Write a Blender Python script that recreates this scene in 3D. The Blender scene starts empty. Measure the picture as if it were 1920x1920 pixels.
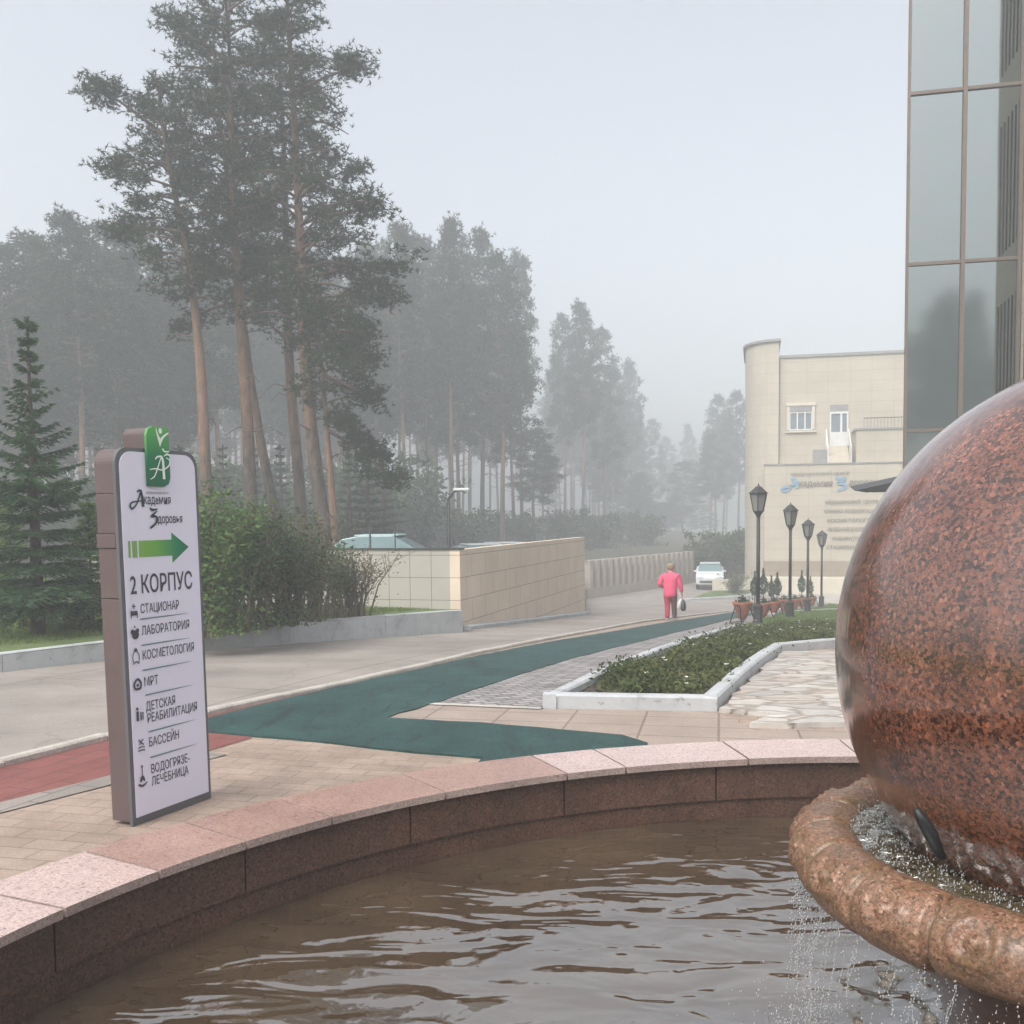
import bpy, bmesh, math, random
import numpy as np
from mathutils import Vector, Matrix, noise

rnd = random.Random(7)
RNG = np.random.default_rng(11)
R = math.radians
scene = bpy.context.scene
COL = scene.collection

# ------------------------------------------------------------------ camera
EYE = 1.7
FPX, CX, CY = 1920.0, 960.0, 1086.0
PITCH, ROLL = R(-3.5), 0.010
cp, sp = math.cos(PITCH), math.sin(PITCH)
cr, sr = math.cos(ROLL), math.sin(ROLL)
right0, up0, fwd = Vector((1, 0, 0)), Vector((0, -sp, cp)), Vector((0, cp, sp))
rgt = right0 * cr - up0 * sr
upv = right0 * sr + up0 * cr
cam_data = bpy.data.cameras.new('camera')
cam_data.sensor_width = 36.0
cam_data.lens = 36.0 * FPX / 1920.0
cam_data.shift_y = (CY - 960.0) / 1920.0
cam_data.clip_start = 0.05
cam_data.clip_end = 2000.0
cam = bpy.data.objects.new('camera', cam_data)
COL.objects.link(cam)
m3 = Matrix((rgt, upv, -fwd)).transposed()
cam.matrix_world = Matrix.Translation((0, 0, EYE)) @ m3.to_4x4()
scene.camera = cam

# ------------------------------------------------------------------ sky and sun
SUN_EL, SUN_AZ = R(52), R(215)          # azimuth clockwise from +Y
world = bpy.data.worlds.new('World')
scene.world = world
world.use_nodes = True
wt = world.node_tree
wt.nodes.clear()
w_out = wt.nodes.new('ShaderNodeOutputWorld')
w_bg = wt.nodes.new('ShaderNodeBackground')
sky = wt.nodes.new('ShaderNodeTexSky')
sky.sky_type = 'NISHITA'
sky.sun_disc = False
sky.sun_elevation = SUN_EL
sky.sun_rotation = SUN_AZ
sky.air_density = 1.0
sky.dust_density = 6.0
sky.ozone_density = 1.0
hsv = wt.nodes.new('ShaderNodeHueSaturation')
hsv.inputs['Saturation'].default_value = 0.37
wt.links.new(sky.outputs[0], hsv.inputs['Color'])
wt.links.new(hsv.outputs[0], w_bg.inputs['Color'])
w_bg.inputs['Strength'].default_value = 0.15
wt.links.new(w_bg.outputs[0], w_out.inputs[0])

sun_data = bpy.data.lights.new('sun', 'SUN')
sun_data.energy = 0.5
sun_data.angle = R(30)
sun_data.color = (1.0, 0.97, 0.93)
sun = bpy.data.objects.new('sun', sun_data)
COL.objects.link(sun)
sdir = Vector((math.sin(SUN_AZ) * math.cos(SUN_EL), math.cos(SUN_AZ) * math.cos(SUN_EL), math.sin(SUN_EL)))
sun.rotation_euler = sdir.to_track_quat('Z', 'Y').to_euler()
sun.location = (0, 0, 60)

scene.view_settings.view_transform = 'Standard'
scene.view_settings.look = 'None'
scene.view_settings.exposure = 0.91
scene.view_settings.gamma = 1.0
scene.cycles.use_denoising = True
scene.cycles.max_bounces = 6
scene.cycles.diffuse_bounces = 2
scene.cycles.glossy_bounces = 3
scene.cycles.transmission_bounces = 4
scene.cycles.volume_bounces = 4
scene.cycles.transparent_max_bounces = 8
scene.cycles.caustics_reflective = False
scene.cycles.caustics_refractive = False

# ------------------------------------------------------------------ terrain and sight lines
UX, UY = 0.33, 0.944                    # direction the road runs
S0, SL, SF = 10.5, -0.068, 2.0


def zg(x, y):
    s = x * UX + y * UY
    a = SF * float(np.logaddexp(0, (s - S0) / SF))
    b = SF * float(np.logaddexp(0, (s - 50.0) / SF))
    return SL * (a - b)


def ray(px, py):
    x, y = (px - CX) / FPX, -(py - CY) / FPX
    v = rgt * x + upv * y + fwd
    return v


def at(px, py, off=0.0):
    """ground point seen at a photograph pixel"""
    d = ray(px, py)
    lo = 0.5
    t = lo
    while t < 400:
        if EYE + t * d.z < zg(t * d.x, t * d.y) + off:
            break
        t += 0.05 if t < 30 else 0.2
    return Vector((t * d.x, t * d.y, zg(t * d.x, t * d.y) + off))


def plane_at(px, py, P, n):
    d = ray(px, py)
    O = Vector((0, 0, EYE))
    t = (Vector(P) - O).dot(Vector(n)) / d.dot(Vector(n))
    return O + d * t


def depth_at(px, py, Y):
    d = ray(px, py)
    return Vector((0, 0, EYE)) + d * (Y / d.y)


# ------------------------------------------------------------------ helpers
def srgb(r, g, b):
    f = lambda c: c / 12.92 if c <= 0.04045 else ((c + 0.055) / 1.055) ** 2.4
    return (f(r / 255), f(g / 255), f(b / 255), 1.0)


def tag(o, label=None, cat=None, group=None, kind=None):
    if label: o['label'] = label
    if cat: o['category'] = cat
    if group: o['group'] = group
    if kind: o['kind'] = kind
    return o


def empty(name, loc=(0, 0, 0), rz=0.0, label=None, cat=None, group=None):
    o = bpy.data.objects.new(name, None)
    o.empty_display_size = 0.2
    COL.objects.link(o)
    o.location = loc
    o.rotation_euler = (0, 0, rz)
    return tag(o, label, cat, group)


def copy_tree(o, parent=None):
    c = o.copy()
    COL.objects.link(c)
    c.parent = parent
    for ch in list(o.children):
        copy_tree(ch, c)
    return c


class MB:
    def __init__(self):
        self.v, self.f, self.m = [], [], []

    def add(self, vs, fs, mi=0):
        b = len(self.v)
        self.v += [tuple(p) for p in vs]
        self.f += [tuple(b + i for i in f) for f in fs]
        self.m += [mi] * len(fs)
        return self

    def box(self, c, s, rz=0.0, mi=0, rx=0.0):
        hx, hy, hz = s[0] / 2, s[1] / 2, s[2] / 2
        M = Matrix.Rotation(rz, 3, 'Z') @ Matrix.Rotation(rx, 3, 'X')
        C = Vector(c)
        vs = [C + M @ Vector((x, y, z)) for z in (-hz, hz) for x, y in ((-hx, -hy), (hx, -hy), (hx, hy), (-hx, hy))]
        return self.add(vs, [(3, 2, 1, 0), (4, 5, 6, 7), (0, 1, 5, 4), (1, 2, 6, 5), (2, 3, 7, 6), (3, 0, 4, 7)], mi)

    def tube(self, pts, rad, n=8, mi=0, cap=True):
        pts = [Vector(p) for p in pts]
        if not hasattr(rad, '__len__'): rad = [rad] * len(pts)
        vs, fs = [], []
        prev = None
        for i, p in enumerate(pts):
            t = (pts[min(i + 1, len(pts) - 1)] - pts[max(i - 1, 0)])
            if t.length < 1e-9: t = Vector((0, 0, 1))
            t.normalize()
            if prev is None:
                a = t.orthogonal().normalized()
            else:
                a = prev - t * prev.dot(t)
                a = a.normalized() if a.length > 1e-6 else t.orthogonal().normalized()
            prev = a
            b = t.cross(a)
            for k in range(n):
                an = 2 * math.pi * k / n
                vs.append(p + (a * math.cos(an) + b * math.sin(an)) * rad[i])
        for i in range(len(pts) - 1):
            for k in range(n):
                fs.append((i * n + k, i * n + (k + 1) % n, (i + 1) * n + (k + 1) % n, (i + 1) * n + k))
        if cap:
            fs.append(tuple(reversed(range(n))))
            fs.append(tuple((len(pts) - 1) * n + k for k in range(n)))
        return self.add(vs, fs, mi)

    def lathe(self, prof, n=24, c=(0, 0, 0), mi=0, a0=0.0, a1=2 * math.pi, cap=False, rot=0.0):
        full = abs(a1 - a0 - 2 * math.pi) < 1e-6
        cols = n if full else n + 1
        vs, fs = [], []
        for r, z in prof:
            for k in range(cols):
                an = rot + a0 + (a1 - a0) * k / n
                vs.append((c[0] + r * math.cos(an), c[1] + r * math.sin(an), c[2] + z))
        for i in range(len(prof) - 1):
            for k in range(n):
                k2 = (k + 1) % cols
                fs.append((i * cols + k, i * cols + k2, (i + 1) * cols + k2, (i + 1) * cols + k))
        if cap:
            fs.append(tuple(reversed(range(cols))))
            fs.append(tuple((len(prof) - 1) * cols + k for k in range(cols)))
        return self.add(vs, fs, mi)

    def prism(self, poly, z0, z1, mi=0):
        n = len(poly)
        area = sum(poly[i][0] * poly[(i + 1) % n][1] - poly[(i + 1) % n][0] * poly[i][1] for i in range(n))
        if area < 0: poly = list(reversed(poly))
        vs = [(x, y, z0) for x, y in poly] + [(x, y, z1) for x, y in poly]
        fs = [tuple(reversed(range(n))), tuple(range(n, 2 * n))]
        fs += [(i, (i + 1) % n, n + (i + 1) % n, n + i) for i in range(n)]
        return self.add(vs, fs, mi)

    def xf(self, M):
        self.v = [tuple(M @ Vector(p)) for p in self.v]
        return self

    def build(self, name, mats, parent=None, smooth=False, bevel=0.0, loc=None, uv=True):
        me = bpy.data.meshes.new(name)
        me.from_pydata(self.v, [], self.f)
        if not isinstance(mats, (list, tuple)): mats = [mats]
        for mm in mats: me.materials.append(mm)
        if len(mats) > 1:
            me.polygons.foreach_set('material_index', self.m)
        if bevel:
            bm = bmesh.new()
            bm.from_mesh(me)
            bmesh.ops.bevel(bm, geom=[e for e in bm.edges if e.is_manifold and e.calc_face_angle(0) > 0.5], offset=bevel, segments=2, profile=0.5, affect='EDGES')
            bm.to_mesh(me)
            bm.free()
        if uv: uvbox(me)
        if smooth:
            me.polygons.foreach_set('use_smooth', [True] * len(me.polygons))
        me.update()
        o = bpy.data.objects.new(name, me)
        COL.objects.link(o)
        if parent is not None: o.parent = parent
        if loc is not None: o.location = loc
        return o


def uvbox(me):
    """metre UVs: plan for flat faces, run x height for walls"""
    if not me.polygons: return
    uvl = me.uv_layers.new(name='UVMap')
    for p in me.polygons:
        n = p.normal
        if abs(n.z) > 0.7:
            for li in p.loop_indices:
                c = me.vertices[me.loops[li].vertex_index].co
                uvl.data[li].uv = (c.x, c.y)
        else:
            t = Vector((-n.y, n.x, 0)).normalized()
            for li in p.loop_indices:
                c = me.vertices[me.loops[li].vertex_index].co
                uvl.data[li].uv = (c.dot(t), c.z)


def tri_mesh(name, V, nper, mats, parent=None, mi=None, loc=None):
    """fast mesh from numpy verts: consecutive groups of nper verts are one face"""
    V = np.asarray(V, dtype=np.float32).reshape(-1, 3)
    nv = len(V)
    nf = nv // nper
    me = bpy.data.meshes.new(name)
    me.vertices.add(nv)
    me.vertices.foreach_set('co', V.ravel())
    me.loops.add(nv)
    me.loops.foreach_set('vertex_index', np.arange(nv, dtype=np.int32))
    me.polygons.add(nf)
    me.polygons.foreach_set('loop_start', np.arange(0, nv, nper, dtype=np.int32))
    me.polygons.foreach_set('loop_total', np.full(nf, nper, dtype=np.int32))
    if not isinstance(mats, (list, tuple)): mats = [mats]
    for mm in mats: me.materials.append(mm)
    if mi is not None: me.polygons.foreach_set('material_index', np.asarray(mi, dtype=np.int32))
    me.update(calc_edges=True)
    me.validate()
    o = bpy.data.objects.new(name, me)
    COL.objects.link(o)
    if parent is not None: o.parent = parent
    if loc is not None: o.location = loc
    return o


# ------------------------------------------------------------------ materials
def nt_new(name):
    m = bpy.data.materials.new(name)
    m.use_nodes = True
    nt = m.node_tree
    return m, nt, nt.nodes['Principled BSDF']


def N(nt, t, **kw):
    n = nt.nodes.new(t)
    for k, v in kw.items():
        if k in n.inputs: n.inputs[k].default_value = v
        else: setattr(n, k, v)
    return n


def ramp(nt, fac, stops):
    r = nt.nodes.new('ShaderNodeValToRGB')
    el = r.color_ramp.elements
    while len(el) < len(stops): el.new(0.5)
    for e, (p, c) in zip(el, stops):
        e.position = p
        e.color = c if len(c) == 4 else (*c, 1)
    nt.links.new(fac, r.inputs[0])
    return r.outputs[0]


def mix(nt, fac, a, b, mode='MIX'):
    n = nt.nodes.new('ShaderNodeMix')
    n.data_type = 'RGBA'
    n.blend_type = mode
    for sock, val in ((n.inputs[0], fac), (n.inputs[6], a), (n.inputs[7], b)):
        if isinstance(val, bpy.types.NodeSocket): nt.links.new(val, sock)
        elif isinstance(val, (int, float)): sock.default_value = val
        else: sock.default_value = val if len(val) == 4 else (*val, 1)
    return n.outputs[2]


def coords(nt, kind='Object', scale=(1, 1, 1), rz=0.0):
    tc = nt.nodes.new('ShaderNodeTexCoord')
    mp = nt.nodes.new('ShaderNodeMapping')
    mp.inputs['Scale'].default_value = scale
    mp.inputs['Rotation'].default_value = (0, 0, rz)
    nt.links.new(tc.outputs[kind], mp.inputs[0])
    return mp.outputs[0]


def noise_fac(nt, vec, scale, detail=4, rough=0.55, dist=0.0):
    n = N(nt, 'ShaderNodeTexNoise', Scale=scale, Detail=detail, Roughness=rough, Distortion=dist)
    nt.links.new(vec, n.inputs['Vector'])
    return n.outputs['Fac']


def bump(nt, bsdf, h, strength=0.3, dist=0.01):
    b = N(nt, 'ShaderNodeBump', Strength=strength, Distance=dist)
    nt.links.new(h, b.inputs['Height'])
    nt.links.new(b.outputs[0], bsdf.inputs['Normal'])


def scl(c, k):
    return (c[0] * k, c[1] * k, c[2] * k, 1)


def mat(name, c, rough=0.8, var=0.25, scale=3.0, bstr=0.0, bscale=80.0, metal=0.0, fine=0.0, spec=0.5, kind='Object'):
    m, nt, b = nt_new(name)
    v = coords(nt, kind)
    f = noise_fac(nt, v, scale)
    col = ramp(nt, f, [(0.3, scl(c, 1 - var)), (0.7, scl(c, 1 + var))])
    if fine:
        f2 = noise_fac(nt, v, bscale, 2)
        col = mix(nt, 1.0, col, ramp(nt, f2, [(0.3, (1 - fine,) * 3), (0.7, (1 + fine,) * 3)]), 'MULTIPLY')
    nt.links.new(col, b.inputs['Base Color'])
    b.inputs['Roughness'].default_value = rough
    b.inputs['Metallic'].default_value = metal
    b.inputs['Specular IOR Level'].default_value = spec
    if bstr:
        bump(nt, b, noise_fac(nt, v, bscale, 3), bstr)
    return m


def brick_mat(name, c1, c2, mortar, w, h, ms, rough=0.8, kind='Object', rz=0.0, offset=0.5, freq=2, stain=0.2, sscale=1.2, bstr=0.3, fine=0.12):
    m, nt, b = nt_new(name)
    v = coords(nt, kind, rz=rz)
    br = N(nt, 'ShaderNodeTexBrick', Scale=1.0, Color1=c1, Color2=c2, Mortar=mortar)
    br.inputs['Mortar Size'].default_value = ms
    br.inputs['Brick Width'].default_value = w
    br.inputs['Row Height'].default_value = h
    br.inputs['Mortar Smooth'].default_value = 0.3
    br.inputs['Bias'].default_value = 0.0
    br.offset = offset
    br.offset_frequency = freq
    nt.links.new(v, br.inputs['Vector'])
    f = noise_fac(nt, v, sscale, 6, 0.65)
    col = mix(nt, 1.0, br.outputs['Color'], ramp(nt, f, [(0.3, (1 - stain,) * 3), (0.7, (1 + stain * 0.6,) * 3)]), 'MULTIPLY')
    f2 = noise_fac(nt, v, 60, 2)
    col = mix(nt, 1.0, col, ramp(nt, f2, [(0.3, (1 - fine,) * 3), (0.7, (1 + fine,) * 3)]), 'MULTIPLY')
    nt.links.new(col, b.inputs['Base Color'])
    b.inputs['Roughness'].default_value = rough
    if bstr:
        inv = N(nt, 'ShaderNodeMath', operation='SUBTRACT')
        inv.inputs[0].default_value = 1.0
        nt.links.new(br.outputs['Fac'], inv.inputs[1])
        ad = N(nt, 'ShaderNodeMath', operation='MULTIPLY_ADD')
        nt.links.new(f2, ad.inputs[0])
        ad.inputs[1].default_value = 0.35
        nt.links.new(inv.outputs[0], ad.inputs[2])
        bump(nt, b, ad.outputs[0], bstr, 0.006)
    return m


def granite_mat(name, stops, cell, rough=0.25, bstr=0.0, wet=0.0, coat=0.0, big=0.25, streak=False):
    """speckled granite: voronoi crystals sorted into mineral colours"""
    m, nt, b = nt_new(name)
    v = coords(nt)
    wob = N(nt, 'ShaderNodeTexNoise', Scale=cell * 0.9, Detail=3.0)
    nt.links.new(v, wob.inputs['Vector'])
    vm = N(nt, 'ShaderNodeVectorMath', operation='MULTIPLY_ADD')
    nt.links.new(wob.outputs['Color'], vm.inputs[0])
    vm.inputs[1].default_value = (0.7 / cell,) * 3
    nt.links.new(v, vm.inputs[2])
    vo = N(nt, 'ShaderNodeTexVoronoi', Scale=cell)
    nt.links.new(vm.outputs[0], vo.inputs['Vector'])
    sep = N(nt, 'ShaderNodeSeparateColor')
    nt.links.new(vo.outputs['Color'], sep.inputs[0])
    col = ramp(nt, sep.outputs[0], stops)
    f2 = noise_fac(nt, v, cell * 3, 2)
    vo_b = N(nt, 'ShaderNodeTexVoronoi', Scale=cell * 2.3)
    nt.links.new(vm.outputs[0], vo_b.inputs['Vector'])
    sep_b = N(nt, 'ShaderNodeSeparateColor')
    nt.links.new(vo_b.outputs['Color'], sep_b.inputs[0])
    col = mix(nt, ramp(nt, noise_fac(nt, v, cell * 0.35, 3), [(0.42, (0.0,) * 3), (0.62, (0.8,) * 3)]), col, ramp(nt, sep_b.outputs[1], stops))
    col = mix(nt, 0.18, col, ramp(nt, noise_fac(nt, v, cell * 0.8, 4, 0.7), [(0.25 + 0.5 * p_, c_) for p_, c_ in stops]))
    col = mix(nt, 1.0, col, ramp(nt, f2, [(0.3, (0.8,) * 3), (0.7, (1.2,) * 3)]), 'MULTIPLY')
    f3 = noise_fac(nt, v, 2.2, 5, 0.65)
    col = mix(nt, 1.0, col, ramp(nt, f3, [(0.3, (1 - big,) * 3), (0.7, (1 + big,) * 3)]), 'MULTIPLY')
    nt.links.new(col, b.inputs['Base Color'])
    rr = ramp(nt, f3, [(0.3, (rough * 0.88,) * 3), (0.7, (min(1, rough * 1.15),) * 3)])
    nt.links.new(rr, b.inputs['Roughness'])
    b.inputs['Coat Weight'].default_value = coat
    b.inputs['Coat Roughness'].default_value = 0.06
    b.inputs['Coat IOR'].default_value = 1.75
    if bstr: bump(nt, b, f2, bstr, 0.004)
    if streak:      # film of running water: rivulets down the stone
        vs2 = coords(nt, scale=(1, 1, 0.16))
        g = noise_fac(nt, vs2, 9, 4, 0.6, 0.4)
        src = b.inputs['Base Color'].links[0].from_socket
        nt.links.new(mix(nt, 1.0, src, ramp(nt, g, [(0.38, (0.78, 0.76, 0.74)), (0.6, (1.14, 1.12, 1.1))]), 'MULTIPLY'), b.inputs['Base Color'])
        bp = N(nt, 'ShaderNodeBump', Strength=0.4, Distance=0.012)
        b.inputs['Coat Roughness'].default_value = 0.10
        b.inputs['Coat IOR'].default_value = 1.72
        nt.links.new(g, bp.inputs['Height'])
        nt.links.new(bp.outputs[0], b.inputs['Coat Normal'])
    return m


ROADROT = math.atan2(UX, UY)

M = {}
# road: pale worn asphalt with long seams and patches
m, nt, b = nt_new('road_asphalt')
v = coords(nt)
col = ramp(nt, noise_fac(nt, v, 0.7, 6, 0.6), [(0.3, srgb(128, 121, 114)), (0.7, srgb(158, 150, 142))])
col = mix(nt, 1.0, col, ramp(nt, noise_fac(nt, v, 90, 2), [(0.3, (0.8,) * 3), (0.7, (1.2,) * 3)]), 'MULTIPLY')
vs_ = coords(nt, scale=(0.25, 2.0, 1), rz=ROADROT + 1.57)
col = mix(nt, ramp(nt, noise_fac(nt, vs_, 1.1, 5, 0.7), [(0.60, (0, 0, 0)), (0.72, (0.4,) * 3)]), col, srgb(112, 104, 98))
br = N(nt, 'ShaderNodeTexBrick', Scale=1.0, Color1=(1, 1, 1, 1), Color2=(0.95, 0.95, 0.95, 1), Mortar=(0.55, 0.53, 0.5, 1))
br.inputs['Mortar Size'].default_value = 0.012
br.inputs['Brick Width'].default_value = 6.0
br.inputs['Row Height'].default_value = 2.9
nt.links.new(coords(nt, rz=ROADROT - 1.5708), br.inputs['Vector'])
col = mix(nt, 1.0, col, br.outputs['Color'], 'MULTIPLY')
vc = N(nt, 'ShaderNodeTexVoronoi', Scale=0.45, feature='DISTANCE_TO_EDGE')
vw = N(nt, 'ShaderNodeVectorMath', operation='MULTIPLY_ADD')
wn = N(nt, 'ShaderNodeTexNoise', Scale=1.6, Detail=6.0)
nt.links.new(v, wn.inputs['Vector'])
nt.links.new(wn.outputs['Color'], vw.inputs[0])
vw.inputs[1].default_value = (0.9, 0.9, 0.9)
nt.links.new(v, vw.inputs[2])
nt.links.new(vw.outputs[0], vc.inputs['Vector'])
crk = ramp(nt, vc.outputs['Distance'], [(0.0, (0.28,) * 3), (0.010, (0, 0, 0))])
col = mix(nt, crk, col, srgb(84, 78, 74))
col = mix(nt, ramp(nt, noise_fac(nt, v, 0.55, 3, 0.5), [(0.58, (0, 0, 0)), (0.60, (0.3,) * 3)]), col, srgb(118, 110, 104))
nt.links.new(col, b.inputs['Base Color'])
b.inputs['Roughness'].default_value = 0.9
bump(nt, b, noise_fac(nt, v, 120, 2), 0.3, 0.004)
M['road'] = m

M['tan'] = brick_mat('tan_pavers', srgb(162, 144, 130), srgb(153, 135, 121), srgb(132, 116, 104), 0.30, 0.15, 0.006, rz=ROADROT - 0.1, stain=0.3, sscale=2.0)
M['slab'] = brick_mat('beige_slabs', srgb(158, 143, 132), srgb(152, 137, 126), srgb(124, 111, 102), 0.62, 0.42, 0.012, rz=0.2, offset=0.0, stain=0.18)
M['red'] = brick_mat('red_pavers', srgb(134, 80, 75), srgb(124, 73, 69), srgb(106, 68, 64), 0.42, 0.2, 0.010, rz=ROADROT - 1.5708, stain=0.25, sscale=2.2)
M['grey_strip'] = brick_mat('grey_pavers', srgb(150, 142, 134), srgb(138, 130, 124), srgb(110, 103, 98), 0.4, 0.2, 0.008, rz=ROADROT - 1.5708)
M['cobble'] = brick_mat('grey_cobbles', srgb(160, 156, 154), srgb(126, 122, 121), srgb(92, 88, 86), 0.2, 0.11, 0.012, rz=ROADROT - 1.5708 + 0.78, stain=0.25, sscale=2.5, bstr=0.6)
# teal rubber path
m, nt, b = nt_new('rubber')
v = coords(nt)
col = ramp(nt, noise_fac(nt, v, 1.4, 6, 0.6), [(0.3, srgb(14, 48, 46)), (0.7, srgb(36, 74, 70))])
vo = N(nt, 'ShaderNodeTexVoronoi', Scale=110.0)
nt.links.new(v, vo.inputs['Vector'])
sep = N(nt, 'ShaderNodeSeparateColor')
nt.links.new(vo.outputs['Color'], sep.inputs[0])
col = mix(nt, 1.0, col, ramp(nt, sep.outputs[0], [(0.2, (0.7,) * 3), (0.8, (1.3,) * 3)]), 'MULTIPLY')
col = mix(nt, ramp(nt, noise_fac(nt, coords(nt, scale=(1, 3, 1), rz=0.3), 3.0, 6, 0.7), [(0.62, (0, 0, 0)), (0.75, (0.35,) * 3)]), col, srgb(90, 122, 118))
wr = noise_fac(nt, coords(nt, scale=(2.2, 0.5, 1), rz=-0.9), 2.4, 5, 0.6, 1.2)
col = mix(nt, 1.0, col, ramp(nt, wr, [(0.34, (0.55,) * 3), (0.45, (1, 1, 1)), (0.60, (1.0,) * 3), (0.70, (1.35, 1.32, 1.28))]), 'MULTIPLY')
col = mix(nt, ramp(nt, noise_fac(nt, v, 26, 3, 0.6), [(0.70, (0, 0, 0)), (0.74, (0.6,) * 3)]), col, srgb(122, 132, 118))
nt.links.new(col, b.inputs['Base Color'])
b.inputs['Roughness'].default_value = 0.75
hh = N(nt, 'ShaderNodeMath', operation='MULTIPLY_ADD')
nt.links.new(wr, hh.inputs[0])
hh.inputs[1].default_value = 5.0
nt.links.new(vo.outputs['Distance'], hh.inputs[2])
bump(nt, b, hh.outputs[0], 0.5, 0.004)
M['rubber'] = m
# white-painted kerb, worn and stained
m, nt, b = nt_new('painted_kerb')
v = coords(nt)
f = noise_fac(nt, v, 2.6, 8, 0.7)
col = ramp(nt, f, [(0.34, srgb(150, 152, 152)), (0.44, srgb(172, 175, 177)), (0.7, srgb(188, 190, 191))])
col = mix(nt, ramp(nt, noise_fac(nt, v, 11, 5, 0.7), [(0.60, (0, 0, 0)), (0.68, (0.7,) * 3)]), col, srgb(122, 118, 112))
nt.links.new(col, b.inputs['Base Color'])
b.inputs['Roughness'].default_value = 0.85
bump(nt, b, noise_fac(nt, v, 40, 4), 0.5, 0.006)
M['kerb'] = m
M['kerb_low'] = mat('concrete_kerb', srgb(178, 172, 164), 0.9, 0.18, 4, 0.4, 50, fine=0.15)
M['soil'] = mat('soil', srgb(66, 58, 48), 1.0, 0.3, 6, 0.6, 40, fine=0.3)
M['lawn'] = mat('lawn', srgb(88, 104, 58), 1.0, 0.3, 3, 0.5, 60, fine=0.35)
M['forest'] = mat('forest_floor', srgb(78, 76, 58), 1.0, 0.3, 1.5, 0.5, 30, fine=0.3)
M['plaza_far'] = brick_mat('pale_paving', srgb(186, 180, 172), srgb(176, 170, 162), srgb(150, 145, 138), 0.8, 0.8, 0.02)
M['lot'] = mat('lot_asphalt', srgb(120, 118, 115), 0.9, 0.15, 2, 0.2, 80)
# crazy paving
m, nt, b = nt_new('flagstones')
v = coords(nt, scale=(0.75, 1.25, 1), rz=0.15)
wob = N(nt, 'ShaderNodeTexNoise', Scale=3.0, Detail=3.0)
nt.links.new(v, wob.inputs['Vector'])
vm = N(nt, 'ShaderNodeVectorMath', operation='MULTIPLY_ADD')
nt.links.new(wob.outputs['Color'], vm.inputs[0])
vm.inputs[1].default_value = (0.42, 0.42, 0.42)
nt.links.new(v, vm.inputs[2])
vo = N(nt, 'ShaderNodeTexVoronoi', Scale=3.4)
vo2 = N(nt, 'ShaderNodeTexVoronoi', Scale=3.4, feature='DISTANCE_TO_EDGE')
nt.links.new(vm.outputs[0], vo.inputs['Vector'])
nt.links.new(vm.outputs[0], vo2.inputs['Vector'])
sep = N(nt, 'ShaderNodeSeparateColor')
nt.links.new(vo.outputs['Color'], sep.inputs[0])
col = ramp(nt, sep.outputs[0], [(0.0, srgb(172, 158, 146)), (0.35, srgb(192, 186, 178)), (0.65, srgb(160, 154, 150)), (1.0, srgb(200, 195, 188))])
col = mix(nt, 1.0, col, ramp(nt, noise_fac(nt, v, 9, 5), [(0.3, (0.82,) * 3), (0.7, (1.1,) * 3)]), 'MULTIPLY')
edge = ramp(nt, vo2.outputs['Distance'], [(0.03, (0.8,) * 3), (0.12, (0, 0, 0))])
col = mix(nt, edge, col, srgb(138, 128, 114))
nt.links.new(col, b.inputs['Base Color'])
b.inputs['Roughness'].default_value = 0.6
bump(nt, b, ramp(nt, vo2.outputs['Distance'], [(0.02, (0, 0, 0)), (0.1, (1, 1, 1))]), 0.8, 0.02)
M['flag'] = m

# granites
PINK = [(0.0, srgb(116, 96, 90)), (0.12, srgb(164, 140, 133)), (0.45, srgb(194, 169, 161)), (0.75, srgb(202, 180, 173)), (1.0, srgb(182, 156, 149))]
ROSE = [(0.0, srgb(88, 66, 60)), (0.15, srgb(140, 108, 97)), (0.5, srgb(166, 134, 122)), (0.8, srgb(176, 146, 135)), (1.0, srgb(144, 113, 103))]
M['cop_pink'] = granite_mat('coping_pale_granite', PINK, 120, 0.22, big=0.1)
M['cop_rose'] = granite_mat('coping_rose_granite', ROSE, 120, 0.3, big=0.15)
M['cop_edge'] = granite_mat('coping_edge_granite', [(0, srgb(120, 104, 98)), (0.5, srgb(160, 140, 132)), (1, srgb(184, 166, 158))], 150, 0.7, bstr=0.4)
DARKG = [(0.0, srgb(36, 25, 20)), (0.25, srgb(64, 44, 34)), (0.55, srgb(88, 62, 48)), (0.85, srgb(104, 76, 60)), (1.0, srgb(64, 46, 37))]
M['pool_wall'] = granite_mat('pool_wall_granite', DARKG, 110, 0.55, bstr=0.3, big=0.35)
BALL = [(0.0, srgb(14, 10, 9)), (0.18, srgb(28, 20, 18)), (0.32, srgb(66, 42, 34)), (0.48, srgb(110, 70, 54)), (0.62, srgb(132, 76, 52)), (0.76, srgb(92, 72, 63)), (0.88, srgb(158, 104, 82)), (1.0, srgb(58, 46, 40))]
M['ball'] = granite_mat('ball_granite', BALL, 120, 0.22, bstr=0.02, big=0.22, coat=0.8, streak=True)
BOWL = [(0.0, srgb(30, 24, 18)), (0.15, srgb(70, 52, 38)), (0.4, srgb(128, 92, 70)), (0.6, srgb(158, 114, 92)), (0.8, srgb(96, 78, 50)), (1.0, srgb(180, 146, 126))]
m = granite_mat('bowl_granite', BOWL, 150, 0.55, bstr=0.12, big=0.3, coat=0.15)
nt = m.node_tree
b = nt.nodes['Principled BSDF']
src = b.inputs['Base Color'].links[0].from_socket
v = coords(nt)
algae = ramp(nt, noise_fac(nt, v, 9, 6, 0.75), [(0.46, (0, 0, 0)), (0.62, (0.6,) * 3)])
nt.links.new(mix(nt, algae, src, srgb(86, 72, 34)), b.inputs['Base Color'])
M['bowl'] = m
M['pedestal'] = granite_mat('pedestal_granite', DARKG, 80, 0.3, bstr=0.3, big=0.35, coat=0.4)

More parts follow.
